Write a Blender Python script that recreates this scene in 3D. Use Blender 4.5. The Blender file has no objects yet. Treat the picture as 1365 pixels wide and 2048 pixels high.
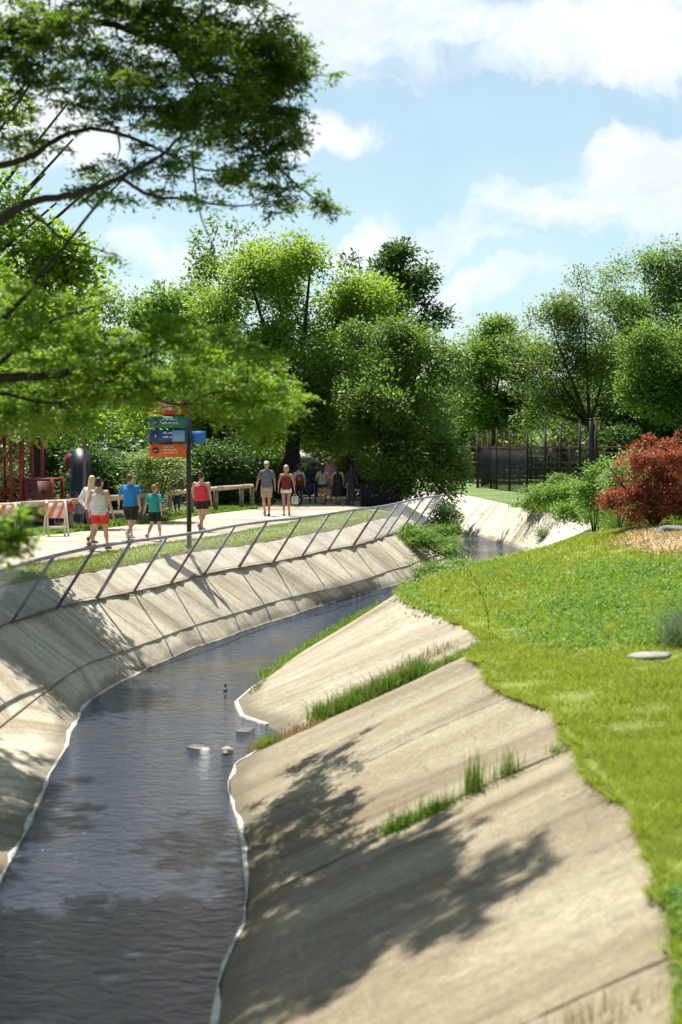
import bpy, math, random
import numpy as np
from mathutils import Vector, Matrix
R = math.radians
rng = np.random.default_rng(7)
random.seed(7)
sc = bpy.context.scene
C = sc.collection

# ------------------------------------------------------------------ camera, world, sun, exposure
CAMZ, FPX, HOR = 2.65, 2844.0, 880.0          # eye height over the path; focal length / horizon in photo pixels
PITCH = math.atan((1024 - HOR) / FPX)
cam_d = bpy.data.cameras.new('camera'); cam = bpy.data.objects.new('camera', cam_d); C.objects.link(cam)
cam.location = (0, 0, CAMZ); cam.rotation_euler = (R(90) - PITCH, 0, 0)
cam_d.sensor_width = 36; cam_d.lens = 50; cam_d.clip_end = 3000; cam_d.clip_start = 0.1
cam_d.dof.use_dof = True; cam_d.dof.focus_distance = 50; cam_d.dof.aperture_fstop = 1.35
sc.camera = cam
SUN_EL, SUN_AZ = R(64), R(-21)                # azimuth from +Y, clockwise
sd = Vector((math.sin(SUN_AZ) * math.cos(SUN_EL), math.cos(SUN_AZ) * math.cos(SUN_EL), math.sin(SUN_EL)))
sl = bpy.data.lights.new('sun', 'SUN'); so = bpy.data.objects.new('sun', sl); C.objects.link(so)
sl.energy = 5.0; sl.angle = R(0.53); sl.color = (1.0, 0.965, 0.90)
so.rotation_euler = sd.to_track_quat('Z', 'Y').to_euler(); so.location = (0, 0, 60)
sc.view_settings.view_transform = 'Standard'; sc.view_settings.look = 'None'
sc.view_settings.exposure = 0.93; sc.view_settings.gamma = 1
sc.cycles.max_bounces = 6; sc.cycles.diffuse_bounces = 2; sc.cycles.transmission_bounces = 3; sc.cycles.transparent_max_bounces = 6
sc.cycles.sample_clamp_indirect = 6
W = bpy.data.worlds.new('World'); sc.world = W; W.use_nodes = True

class NT:
    """tiny node helper"""
    def __init__(s, t): s.t = t
    def n(s, typ, **k):
        nd = s.t.nodes.new(typ)
        for a, b in k.items():
            if a.startswith('i_'):
                key = a[2:]; key = int(key) if key.isdigit() else key.replace('_', ' ')
                s.put(nd.inputs[key], b)
            else: setattr(nd, a, b)
        return nd
    def put(s, sock, v):
        if isinstance(v, bpy.types.NodeSocket): s.t.links.new(v, sock)
        elif v is not None:
            if isinstance(v, (tuple, list)) and len(v) == 3 and sock.type == 'RGBA': v = (*v, 1)
            sock.default_value = v
    def m(s, op, a, b=None, c=None, clamp=False):
        nd = s.t.nodes.new('ShaderNodeMath'); nd.operation = op; nd.use_clamp = clamp
        for i, v in enumerate((a, b, c)):
            if v is not None: s.put(nd.inputs[i], v)
        return nd.outputs[0]
    def noise(s, vec, scale, detail=4, rough=.55, dist=0):
        nd = s.n('ShaderNodeTexNoise'); nd.inputs['Scale'].default_value = scale
        nd.inputs['Detail'].default_value = detail; nd.inputs['Roughness'].default_value = rough
        nd.inputs['Distortion'].default_value = dist
        if vec is not None: s.t.links.new(vec, nd.inputs['Vector'])
        return nd.outputs['Fac']
    def ramp(s, f, stops):
        nd = s.n('ShaderNodeValToRGB'); cr = nd.color_ramp
        while len(cr.elements) < len(stops): cr.elements.new(0.5)
        for e, (p, c) in zip(cr.elements, stops): e.position = p; e.color = (*c, 1) if len(c) == 3 else c
        s.t.links.new(f, nd.inputs[0]); return nd.outputs[0]
    def mix(s, f, a, b, mode='MIX'):
        nd = s.t.nodes.new('ShaderNodeMix'); nd.data_type = 'RGBA'; nd.blend_type = mode
        s.put(nd.inputs[0], f); s.put(nd.inputs[6], a); s.put(nd.inputs[7], b); return nd.outputs[2]

def build_world():
    t = W.node_tree; t.nodes.clear(); N = NT(t)
    out = N.n('ShaderNodeOutputWorld')
    sky = N.n('ShaderNodeTexSky', sky_type='NISHITA'); sky.sun_disc = False
    sky.sun_elevation = SUN_EL; sky.sun_rotation = SUN_AZ
    sky.air_density = 1.0; sky.dust_density = 0.6; sky.ozone_density = 1.6
    bg = N.n('ShaderNodeBackground', i_Strength=0.070)
    tc = N.n('ShaderNodeTexCoord'); sp = N.n('ShaderNodeSeparateXYZ'); t.links.new(tc.outputs['Generated'], sp.inputs[0])
    X, Y, Z = sp.outputs
    Ya = N.m('MAXIMUM', N.m('ABSOLUTE', Y), 0.05)
    u, v = N.m('DIVIDE', X, Ya), N.m('DIVIDE', Z, Ya)
    cw = N.n('ShaderNodeCombineXYZ'); t.links.new(u, cw.inputs[0]); t.links.new(v, cw.inputs[1]); t.links.new(X, cw.inputs[2])
    u = N.m('ADD', u, N.m('MULTIPLY', N.m('SUBTRACT', N.noise(cw.outputs[0], 9, 5, .6), .5), .10)); v = N.m('ADD', v, N.m('MULTIPLY', N.m('SUBTRACT', N.noise(cw.outputs[0], 13, 5, .6), .5), .07))
    cb = N.n('ShaderNodeCombineXYZ'); t.links.new(u, cb.inputs[0]); t.links.new(N.m('MULTIPLY', v, 1.7), cb.inputs[1])
    n1 = N.noise(cb.outputs[0], 7.0, 8, .56, .15)
    n2 = N.noise(cb.outputs[0], 3.1, 3, .5)
    # cloud banks: (u, v, half width, half height, slope)
    blobs = [((620, 20, 560, 130, 0.02)), ((1150, 70, 620, 105, -.03)), ((1290, 335, 190, 62, .22)), ((1180, 440, 420, 85, .16)),
             ((800, 512, 180, 48, .1)), ((655, 290, 85, 45, .1)), ((320, 520, 260, 70, 0)), ((120, 590, 300, 70, 0)),
             ((60, 260, 200, 90, 0)), ((1000, 570, 360, 36, .1))]
    best = None
    for (px, py, a, b, sl_) in blobs:
        u0, v0, a, b = (px - 682) / FPX, (HOR - py) / FPX, a / FPX, b / FPX
        du = N.m('SUBTRACT', u, u0)
        dv = N.m('SUBTRACT', N.m('SUBTRACT', v, v0), N.m('MULTIPLY', du, sl_))
        d = N.m('ADD', N.m('POWER', N.m('ABSOLUTE', N.m('DIVIDE', du, a)), 2), N.m('POWER', N.m('ABSOLUTE', N.m('DIVIDE', dv, b)), 2))
        f = N.m('SUBTRACT', 1.0, N.m('MINIMUM', d, 4.0))
        best = f if best is None else N.m('MAXIMUM', best, f)
    outside = N.m('MULTIPLY', N.m('SUBTRACT', n2, .63), 7)          # rest of the dome: loose clouds
    far = N.m('MAXIMUM', N.m('GREATER_THAN', v, .42), N.m('MAXIMUM', N.m('GREATER_THAN', N.m('ABSOLUTE', u), .34), N.m('LESS_THAN', Y, 0)))
    base = N.m('ADD', N.m('MULTIPLY', N.m('MAXIMUM', best, -1.6), N.m('SUBTRACT', 1, far)), N.m('MULTIPLY', outside, far))
    dens = N.m('ADD', N.m('MULTIPLY', base, .42), N.m('MULTIPLY', N.m('SUBTRACT', n1, .5), 3.1))
    mr = N.n('ShaderNodeMapRange', interpolation_type='SMOOTHSTEP', clamp=True)
    mr.inputs[1].default_value = -.45; mr.inputs[2].default_value = .50
    t.links.new(dens, mr.inputs[0])
    veil = N.m('MULTIPLY', N.m('SUBTRACT', 1, N.m('MULTIPLY', v, 3.2, clamp=True)), .42)
    mask = N.m('MAXIMUM', N.m('MULTIPLY', mr.outputs[0], .95), N.m('SUBTRACT', N.m('MAXIMUM', veil, .27), N.m('MULTIPLY', far, .22)))
    shade = N.ramp(N.noise(cb.outputs[0], 11, 5), [(.35, (6.8, 7.3, 7.5)), (.62, (8.2, 8.5, 8.5))])
    hs = N.n('ShaderNodeHueSaturation', i_Saturation=0.95, i_Value=1.0); t.links.new(sky.outputs[0], hs.inputs['Color'])
    col = N.mix(mask, N.mix(1.0, hs.outputs[0], (.88, 1.05, .98), 'MULTIPLY'), shade)
    t.links.new(col, bg.inputs[0]); t.links.new(bg.outputs[0], out.inputs[0])
build_world()

# ------------------------------------------------------------------ helpers
def ray(px, py):
    """direction of a photo pixel, scaled so that its depth along +Y is 1"""
    a = (px - 682.5) / FPX; b = -(py - 1024) / FPX
    d = np.array([a, math.cos(PITCH) + b * math.sin(PITCH), -math.sin(PITCH) + b * math.cos(PITCH)])
    return d / d[1]
def P(px, py, H):                      # the point a height H below the eye
    d = ray(px, py); return np.array([0, 0, CAMZ]) + d * (-H / d[2])
def D(px, py, y):                      # the point y metres away
    return np.array([0, 0, CAMZ]) + ray(px, py) * y
def W3(x, y, H): return np.array([x, y, CAMZ - H])

class MB:
    def __init__(s): s.v = []; s.q = []; s.t = []; s.n = 0; s.qm = []; s.tm = []; s.uv = None
    def add(s, v, q=None, t=None, m=0):
        v = np.asarray(v, float).reshape(-1, 3)
        if q is not None and len(q): q = np.asarray(q, int) + s.n; s.q.append(q); s.qm.append(np.full(len(q), m))
        if t is not None and len(t): t = np.asarray(t, int) + s.n; s.t.append(t); s.tm.append(np.full(len(t), m))
        s.v.append(v); s.n += len(v)
    def mesh(s, name, mats, smooth=False):
        me = bpy.data.meshes.new(name)
        v = np.concatenate(s.v) if s.v else np.zeros((0, 3))
        q = np.concatenate(s.q) if s.q else np.zeros((0, 4), int)
        t = np.concatenate(s.t) if s.t else np.zeros((0, 3), int)
        me.vertices.add(len(v)); me.vertices.foreach_set('co', v.ravel())
        nl = len(q) * 4 + len(t) * 3; me.loops.add(nl)
        me.loops.foreach_set('vertex_index', np.concatenate([q.ravel(), t.ravel()]).astype(np.int32))
        me.polygons.add(len(q) + len(t))
        st = np.concatenate([np.arange(len(q)) * 4, len(q) * 4 + np.arange(len(t)) * 3]).astype(np.int32)
        me.polygons.foreach_set('loop_start', st)
        mi = np.concatenate((s.qm + s.tm)) if (s.qm or s.tm) else np.zeros(0)
        me.polygons.foreach_set('material_index', mi.astype(np.int32))
        if smooth: me.polygons.foreach_set('use_smooth', np.ones(len(q) + len(t), bool))
        if s.uv is not None:
            uvl = me.uv_layers.new(name='UVMap'); li = np.concatenate([q.ravel(), t.ravel()])
            uvl.data.foreach_set('uv', s.uv[li].ravel())
        me.update(calc_edges=True); me.validate()
        for m in (mats if isinstance(mats, (list, tuple)) else [mats]): me.materials.append(m)
        return me
    def box(s, c, size, rot=None, m=0):
        x, y, z = np.array(size) / 2
        v = np.array([[a, b, d] for a in (-x, x) for b in (-y, y) for d in (-z, z)])
        if rot is not None: v = v @ np.array(rot).T
        s.add(v + np.array(c), q=[(0, 1, 3, 2), (4, 6, 7, 5), (0, 4, 5, 1), (2, 3, 7, 6), (0, 2, 6, 4), (1, 5, 7, 3)], m=m)
    def bar(s, a, b, w, h=None, m=0):          # square bar from a to b
        a, b = np.array(a, float), np.array(b, float); h = h or w
        d = b - a; L = np.linalg.norm(d); d /= L
        up = np.array([0, 0, 1.]) if abs(d[2]) < .9 else np.array([0, 1., 0])
        sx = np.cross(d, up); sx /= np.linalg.norm(sx); uz = np.cross(sx, d)
        s.box((a + b) / 2, (L, w, h), np.stack([d, sx, uz], 1), m)
    def tube(s, pts, rad, sides=8, m=0, cap=True, ell=1.0):
        pts = np.array(pts, float); n = len(pts)
        rad = np.full(n, rad) if np.isscalar(rad) else np.array(rad, float)
        tan = np.gradient(pts, axis=0) if n > 2 else np.repeat((pts[1] - pts[0])[None], n, 0)
        tan /= np.linalg.norm(tan, axis=1)[:, None] + 1e-12
        ref = np.array([0, 0, 1.]) if abs(tan[0][2]) < .85 else np.array([1., 0, 0])
        vs = []
        ang = np.arange(sides) / sides * 2 * math.pi
        for i in range(n):
            a = np.cross(tan[i], ref); a /= np.linalg.norm(a) + 1e-12; b = np.cross(a, tan[i]); ref = b
            vs.append(pts[i] + rad[i] * (np.cos(ang)[:, None] * a + np.sin(ang)[:, None] * b * ell))
        V = np.concatenate(vs); q = []
        for i in range(n - 1):
            for k in range(sides):
                k2 = (k + 1) % sides
                q.append((i * sides + k, i * sides + k2, (i + 1) * sides + k2, (i + 1) * sides + k))
        t = []
        if cap:
            V = np.concatenate([V, pts[:1], pts[-1:]]); c0, c1 = n * sides, n * sides + 1
            for k in range(sides):
                k2 = (k + 1) % sides
                t.append((c0, k2, k)); t.append((c1, (n - 1) * sides + k, (n - 1) * sides + k2))
        s.add(V, q=q, t=t, m=m)
    def blob(s, c, r, sub=10, m=0, rot=None):   # ellipsoid
        r = np.array([r] * 3 if np.isscalar(r) else r, float); nu, nv = sub, max(4, sub // 2 + 1)
        th = np.linspace(0, math.pi, nv + 1)[1:-1]; ph = np.arange(nu) / nu * 2 * math.pi
        v = np.array([[math.sin(a) * math.cos(b), math.sin(a) * math.sin(b), math.cos(a)] for a in th for b in ph] + [[0, 0, 1], [0, 0, -1]]) * r
        if rot is not None: v = v @ np.array(rot).T
        q, t = [], []
        for i in range(nv - 2):
            for k in range(nu): k2 = (k + 1) % nu; q.append((i * nu + k, (i + 1) * nu + k, (i + 1) * nu + k2, i * nu + k2))
        top, bot = (nv - 1) * nu, (nv - 1) * nu + 1
        for k in range(nu):
            k2 = (k + 1) % nu; t.append((top, k, k2)); t.append((bot, (nv - 2) * nu + k2, (nv - 2) * nu + k))
        s.add(v + np.array(c), q=q, t=t, m=m)
    def rings(s, cs, rx, ry, sides=16, m=0):    # horizontal elliptical rings, closed
        n = len(cs); ang = np.arange(sides) / sides * 2 * math.pi
        V = np.concatenate([np.array(c) + np.stack([np.cos(ang) * a, np.sin(ang) * b, ang * 0], 1) for c, a, b in zip(cs, rx, ry)] + [[cs[0]], [cs[-1]]])
        q = [(i * sides + k, i * sides + (k + 1) % sides, (i + 1) * sides + (k + 1) % sides, (i + 1) * sides + k) for i in range(n - 1) for k in range(sides)]
        t = [(n * sides, (k + 1) % sides, k) for k in range(sides)] + [(n * sides + 1, (n - 1) * sides + k, (n - 1) * sides + (k + 1) % sides) for k in range(sides)]
        s.add(V, q=q, t=t, m=m)

def link(name, me, parent=None, loc=None):
    o = bpy.data.objects.new(name, me); C.objects.link(o)
    if parent is not None: o.parent = parent
    if loc is not None: o.location = loc
    return o
def tag(o, label=None, cat=None, group=None, kind=None):
    if label: o['label'] = label
    if cat: o['category'] = cat
    if group: o['group'] = group
    if kind: o['kind'] = kind
    return o
def thing(name, label, cat, loc, group=None, rz=0):
    o = bpy.data.objects.new(name, None); C.objects.link(o); o.empty_display_size = .2
    o.location = [float(a) for a in loc]; o.rotation_euler = (0, 0, rz)
    return tag(o, label, cat, group)
class Part(MB):
    """part whose vertices are given in world space and stored relative to its (unrotated) thing"""
    def put(s, name, mats, root=None, smooth=False, label=None):
        off = np.array(root_loc(root)) if root is not None else np.zeros(3)
        if s.v: s.v[0] = s.v[0]
        s.v = [a - off for a in s.v]
        o = link(name, s.mesh(name, mats, smooth), root)
        if label: o['label'] = label
        return o
def root_loc(r):
    p = np.zeros(3)
    while r is not None: p += np.array(r.location); r = r.parent
    return p
def copy_tree(o, parent=None):
    c = o.copy(); C.objects.link(c)
    if parent is not None: c.parent = parent
    for ch in [x for x in bpy.data.objects if x.parent == o]: copy_tree(ch, c)
    return c
def cr(pts, k):
    p = np.array(pts, float); p = np.concatenate([[2 * p[0] - p[1]], p, [2 * p[-1] - p[-2]]]); out = []
    for i in range(1, len(p) - 2):
        a, b, c, d = p[i - 1:i + 3]
        for j in range(k):
            t = j / k
            out.append(.5 * (2 * b + (c - a) * t + (2 * a - 5 * b + 4 * c - d) * t * t + (3 * b - a - 3 * c + d) * t ** 3))
    out.append(p[-2]); return np.array(out)
def loft(rows, mb=None, m=0, uv=True):
    rows = [np.array(r) for r in rows]; n = len(rows[0]); k = len(rows)
    mb = mb or Part(); V = np.concatenate(rows); q = []
    for j in range(k - 1):
        a = np.arange(n - 1) + j * n; q.append(np.stack([a, a + n, a + n + 1, a + 1], 1))
    mb.add(V, q=np.concatenate(q), m=m)
    if uv:
        u = np.concatenate([[0], np.cumsum(np.linalg.norm(np.diff(rows[0], axis=0), axis=1))])
        w = np.zeros(n); uvs = [np.stack([u, w], 1)]
        for j in range(1, k):
            w = w + np.linalg.norm(rows[j] - rows[j - 1], axis=1); uvs.append(np.stack([u, w], 1))
        mb.uv = np.concatenate(uvs)
    return mb
def sub_rows(rows, k):
    out = []
    for a, b in zip(rows[:-1], rows[1:]):
        for j in range(k): out.append(a + (b - a) * j / k)
    return out + [rows[-1]]

# ------------------------------------------------------------------ materials
_mc = {}
def simple(name, col, rough=.7, var=.15, scale=6, bump=0, metal=0, bscale=None, coat=0):
    if name in _mc: return _mc[name]
    m = bpy.data.materials.new(name); m.use_nodes = True; N = NT(m.node_tree); b = m.node_tree.nodes['Principled BSDF']
    tc = N.n('ShaderNodeTexCoord').outputs['Object']; nz = N.noise(tc, scale, 5)
    d = tuple(max(0, c * (1 - var)) for c in col); l = tuple(min(1, c * (1 + var)) for c in col)
    m.node_tree.links.new(N.ramp(nz, [(.3, d), (.7, l)]), b.inputs['Base Color'])
    b.inputs['Roughness'].default_value = rough; b.inputs['Metallic'].default_value = metal
    if bump:
        bp = N.n('ShaderNodeBump', i_Strength=bump, i_Distance=.02); m.node_tree.links.new(N.noise(tc, bscale or scale * 4, 5), bp.inputs['Height'])
        m.node_tree.links.new(bp.outputs[0], b.inputs['Normal'])
    _mc[name] = m; return m
def leafmat(name, dark, light, trans, tf=.45, rough=.5, patch=.35):
    m = bpy.data.materials.new(name); m.use_nodes = True; t = m.node_tree; t.nodes.clear(); N = NT(t)
    out = N.n('ShaderNodeOutputMaterial'); geo = N.n('ShaderNodeNewGeometry')
    tc = N.n('ShaderNodeTexCoord').outputs['Object']
    f = N.m('ADD', N.m('MULTIPLY', geo.outputs['Random Per Island'], 1 - patch), N.m('MULTIPLY', N.noise(tc, patch and .9, 3), patch), clamp=True)
    col = N.mix(f, dark, light); tcol = N.mix(f, tuple(c * .6 for c in trans), trans)
    dif = N.n('ShaderNodeBsdfPrincipled', i_Roughness=rough); t.links.new(col, dif.inputs['Base Color'])
    dif.inputs['Specular IOR Level'].default_value = .35
    tr = N.n('ShaderNodeBsdfTranslucent'); t.links.new(tcol, tr.inputs[0])
    mx = N.n('ShaderNodeMixShader'); mx.inputs[0].default_value = tf
    t.links.new(dif.outputs[0], mx.inputs[1]); t.links.new(tr.outputs[0], mx.inputs[2]); t.links.new(mx.outputs[0], out.inputs[0])
    return m
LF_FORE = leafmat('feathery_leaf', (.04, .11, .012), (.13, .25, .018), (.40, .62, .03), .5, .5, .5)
LF_FORE_SHADE = leafmat('upper_leaf_shade_tone', (.022, .055, .012), (.075, .14, .015), (.24, .38, .03), .45, .5, .5)  # darker copy of the feathery leaf: shade of the upper boughs as colour
LF_MAPLE = leafmat('bright_leaf', (.06, .14, .012), (.19, .31, .03), (.46, .66, .05), .45)
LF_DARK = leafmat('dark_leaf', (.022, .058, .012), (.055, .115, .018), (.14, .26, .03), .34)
LF_OLIVE = leafmat('olive_leaf', (.055, .11, .02), (.15, .22, .045), (.30, .44, .06), .4)
LF_OAK = leafmat('oak_leaf', (.036, .085, .016), (.115, .19, .032), (.26, .42, .05), .4)
LF_FRESH = leafmat('fresh_leaf', (.055, .14, .02), (.12, .25, .03), (.33, .55, .05), .42)
LF_BLUE = leafmat('cool_leaf', (.05, .12, .02), (.13, .24, .035), (.30, .48, .05), .42)
LF_PALE = leafmat('pale_leaf', (.12, .20, .05), (.25, .35, .10), (.4, .55, .12), .4)
LF_RED = leafmat('red_leaf', (.12, .045, .025), (.36, .15, .075), (.6, .12, .03), .4)
GR_LAWN = leafmat('lawn_blade', (.17, .23, .025), (.43, .48, .06), (.56, .66, .07), .36, .6, .5)
GR_WEED = leafmat('weed_blade', (.06, .15, .02), (.17, .31, .04), (.34, .55, .06), .42, .55, .5)
GR_TUFT = leafmat('tuft_blade', (.06, .12, .02), (.15, .25, .04), (.3, .45, .05), .35)
GR_DRY = leafmat('dry_blade', (.22, .13, .05), (.45, .33, .13), (.4, .28, .1), .3)
BARK = simple('bark', (.028, .020, .015), .9, .35, 9, .6)
BARK_L = simple('pale_bark', (.15, .12, .09), .9, .3, 9, .5)

def concrete(name, a, b, c, streak=1.0):
    m = bpy.data.materials.new(name); m.use_nodes = True; t = m.node_tree; N = NT(t); bs = t.nodes['Principled BSDF']
    uv = N.n('ShaderNodeTexCoord'); mp = N.n('ShaderNodeMapping'); t.links.new(uv.outputs['UV'], mp.inputs[0])
    mp.inputs['Scale'].default_value = (2.2, .28, 1); ob = uv.outputs['Object']
    st = N.noise(mp.outputs[0], 1.1, 6, .62, .3); bl = N.noise(ob, .55, 5, .6); fine = N.noise(ob, 22, 6, .7); spk = N.noise(ob, 70, 3, .6)
    f = N.m('ADD', N.m('MULTIPLY', st, .6 * streak), N.m('MULTIPLY', bl, 1 - .6 * streak))
    col = N.ramp(f, [(.3, b), (.5, a), (.68, c)])
    col = N.mix(N.m('MULTIPLY', N.m('SUBTRACT', .62, fine, clamp=True), 1.5), col, tuple(x * .55 for x in a), 'MIX')
    col = N.mix(N.m('MULTIPLY', N.m('SUBTRACT', spk, .5, clamp=True), 1.4), col, tuple(min(1, x * 1.5) for x in a))
    gr = N.noise(ob, 38, 3, .8); gr2 = N.noise(ob, 9, 5, .75)
    col = N.mix(1.0, col, N.ramp(gr, [(.25, (.62, .60, .56)), (.75, (1.35, 1.36, 1.38))]), 'MULTIPLY')
    col = N.mix(1.0, col, N.ramp(gr2, [(.3, (.78, .75, .70)), (.7, (1.2, 1.2, 1.2))]), 'MULTIPLY')
    big = N.noise(mp.outputs[0], .45, 4, .6, .6)
    col = N.mix(1.0, col, N.ramp(big, [(.34, (.62, .54, .42)), (.5, (1, .98, .95)), (.68, (1.25, 1.24, 1.2))]), 'MULTIPLY')
    mp2 = N.n('ShaderNodeMapping'); t.links.new(uv.outputs['UV'], mp2.inputs[0]); mp2.inputs['Scale'].default_value = (7, .5, 1)
    drip = N.ramp(N.noise(mp2.outputs[0], 1.0, 5, .65, .2), [(.58, (0, 0, 0)), (.72, (1, 1, 1))]); col = N.mix(N.m('MULTIPLY', drip, .5), col, tuple(x * .5 for x in b))
    zz = N.n('ShaderNodeSeparateXYZ'); t.links.new(N.n('ShaderNodeNewGeometry').outputs['Position'], zz.inputs[0])
    tide = N.m('SUBTRACT', 1, N.m('DIVIDE', N.m('SUBTRACT', N.m('SUBTRACT', zz.outputs[2], CAMZ - 4.5 + .03), N.m('MULTIPLY', N.m('SUBTRACT', bl, .4), .5)), .10), clamp=True)
    col = N.mix(N.m('MULTIPLY', tide, .62), col, (.085, .07, .035))
    if name in ('warm_concrete', 'middle_concrete'):
        vo = N.n('ShaderNodeTexVoronoi', feature='DISTANCE_TO_EDGE'); vo.inputs['Scale'].default_value = .33
        wv_ = N.n('ShaderNodeTexNoise'); wv_.inputs['Scale'].default_value = 1.6; wv_.inputs['Detail'].default_value = 7; t.links.new(ob, wv_.inputs['Vector'])
        va = N.n('ShaderNodeVectorMath', operation='ADD'); vs_ = N.n('ShaderNodeVectorMath', operation='SCALE'); vs_.inputs['Scale'].default_value = .9
        t.links.new(wv_.outputs['Color'], vs_.inputs[0]); t.links.new(vs_.outputs[0], va.inputs[0]); t.links.new(ob, va.inputs[1]); t.links.new(va.outputs[0], vo.inputs['Vector'])
        cr_ = N.ramp(vo.outputs['Distance'], [(.0, (1, 1, 1)), (.006, (0, 0, 0))])
        col = N.mix(N.m('MULTIPLY', N.m('MULTIPLY', cr_, N.ramp(N.noise(ob, .5, 2), [(.45, (0, 0, 0)), (.6, (1, 1, 1))])), .55), col, (.06, .045, .03))
    pit = N.ramp(N.noise(ob, 3.3, 6, .72, .4), [(.60, (0, 0, 0)), (.70, (1, 1, 1))])
    col = N.mix(N.m('MULTIPLY', pit, .30), col, tuple(x * .45 for x in b))
    t.links.new(col, bs.inputs['Base Color']); bs.inputs['Roughness'].default_value = .85
    bp = N.n('ShaderNodeBump', i_Strength=.35, i_Distance=.015); t.links.new(fine, bp.inputs['Height']); t.links.new(bp.outputs[0], bs.inputs['Normal'])
    return m
CONC_L = concrete('pale_concrete', (.46, .42, .33), (.29, .22, .13), (.60, .57, .48), 1.0)
CONC_R = concrete('warm_concrete', (.225, .190, .125), (.150, .115, .066), (.30, .27, .195), .75)
CONC_M = concrete('middle_concrete', (.30, .265, .195), (.25, .20, .12), (.46, .43, .34), .85)
CONC_F = concrete('far_concrete', (.56, .53, .46), (.42, .38, .3), (.68, .66, .6), .6)
PATHM = concrete('path_concrete', (.44, .375, .285), (.42, .35, .26), (.56, .51, .42), .2)
LIP = simple('wet_lip', (.46, .44, .37), .5, .45, 9, .5)
DIRT = simple('joint_dirt', (.10, .066, .04), .95, .5, 12, .5)
STAIN = simple('joint_line', (.21, .17, .12), .95, .35, 14, .3)
LITTER = simple('leaf_litter', (.19, .12, .07), .95, .5, 25, .8)
MULCH = simple('mulch', (.42, .28, .14), .95, .5, 18, 1.0)
def groundmat(name, cols, s1=.5, s2=7):
    m = bpy.data.materials.new(name); m.use_nodes = True; t = m.node_tree; N = NT(t); bs = t.nodes['Principled BSDF']
    ob = N.n('ShaderNodeTexCoord').outputs['Object']
    f = N.m('ADD', N.m('MULTIPLY', N.noise(ob, s1, 4), .5), N.m('MULTIPLY', N.noise(ob, s2, 6, .7), .5))
    t.links.new(N.ramp(f, [(.36, cols[0]), (.5, cols[1]), (.64, cols[2])]), bs.inputs['Base Color']); bs.inputs['Roughness'].default_value = .95
    bp = N.n('ShaderNodeBump', i_Strength=.8, i_Distance=.03); t.links.new(N.noise(ob, 30, 5, .7), bp.inputs['Height']); t.links.new(bp.outputs[0], bs.inputs['Normal'])
    return m
LAWN = groundmat('lawn_soil', [(.14, .17, .03), (.18, .225, .035), (.22, .26, .045)])
STRIP = groundmat('grass_strip_soil', [(.16, .17, .04), (.22, .27, .045), (.30, .32, .08)])
FLOOR = groundmat('woodland_floor', [(.04, .045, .015), (.08, .09, .03), (.14, .12, .06)])
def watermat():
    m = bpy.data.materials.new('creek_water'); m.use_nodes = True; t = m.node_tree; N = NT(t); bs = t.nodes['Principled BSDF']
    ob = N.n('ShaderNodeTexCoord').outputs['Object']; mp = N.n('ShaderNodeMapping'); t.links.new(ob, mp.inputs[0]); mp.inputs['Scale'].default_value = (.8, 1.35, 1)
    mp.inputs['Rotation'].default_value = (0, 0, .25)
    bed = N.noise(ob, .7, 5, .6, .4)
    sp = N.n('ShaderNodeSeparateXYZ'); t.links.new(ob, sp.inputs[0])
    shallow = N.m('MULTIPLY', N.m('SUBTRACT', 1, N.m('MULTIPLY', N.m('ABSOLUTE', N.m('SUBTRACT', sp.outputs[1], 27)), .09), clamp=True), 1.0)
    f = N.m('ADD', N.m('ADD', N.m('MULTIPLY', bed, .6), .17), N.m('MULTIPLY', shallow, .20))
    col = N.ramp(f, [(.30, (.045, .060, .092)), (.58, (.072, .088, .122)), (.68, (.095, .095, .080)), (.8, (.19, .165, .09))])
    t.links.new(col, bs.inputs['Base Color']); bs.inputs['Roughness'].default_value = .05; bs.inputs['IOR'].default_value = 1.42
    n1 = N.noise(mp.outputs[0], 5.0, 3, .5, .8); n2 = N.noise(mp.outputs[0], 13, 6, .72, 1.2); n3 = N.noise(mp.outputs[0], 45, 2, .5)
    h = N.m('ADD', N.m('ADD', N.m('MULTIPLY', n1, 2.6), N.m('MULTIPLY', n2, .62)), N.m('MULTIPLY', n3, .24))
    bp = N.n('ShaderNodeBump', i_Strength=1.0, i_Distance=.095); t.links.new(h, bp.inputs['Height']); t.links.new(bp.outputs[0], bs.inputs['Normal'])
    return m
WATER = watermat()

# ------------------------------------------------------------------ the creek: left bank stations (fence foot, kink, water line)
HB, HK, HW = 3.25, 4.10, 4.50
LB = [(W3(-5.6, -6, HB), W3(-4.4, -6, HK), W3(-3.4, -6, HW)), (W3(-5.6, 4, HB), W3(-4.4, 4, HK), W3(-3.4, 4, HW)),
      (W3(-5.6, 10, HB), W3(-4.4, 10, HK), W3(-3.3, 10, HW)),
      (W3(-5.7, 13, HB), W3(-4.5, 13.2, HK), P(0, 1775, HW)),
      (W3(-5.95, 16, HB), W3(-4.75, 16.4, HK), P(62, 1640, HW)),
      (W3(-6.15, 19, HB), P(-80, 1530, HK), P(112, 1540, HW)),
      (W3(-6.2, 22.2, HB), P(0, 1454, HK), P(148, 1466, HW))]
for b, k, w in [((22, 1245), (150, 1343), (190, 1402)), ((113, 1216), (228, 1310), (285, 1346)), ((192, 1198), (308, 1281), (352, 1314)),
                ((267, 1183), (372, 1257), (412, 1291)), ((341, 1167), (443, 1235), (472, 1270)), ((408, 1149), (505, 1217), (532, 1249)),
                ((477, 1135), (569, 1198), (595, 1229)), ((546, 1124), (637, 1182), (658, 1208)), ((604, 1112), (686, 1171), (708, 1193)),
                ((656, 1100), (738, 1156), (758, 1180)), ((706, 1091), (778, 1142), (800, 1169)), ((748, 1079), (818, 1131), (838, 1157))]:
    LB.append((P(*b, HB), P(*k, HK), P(*w, HW)))
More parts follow.
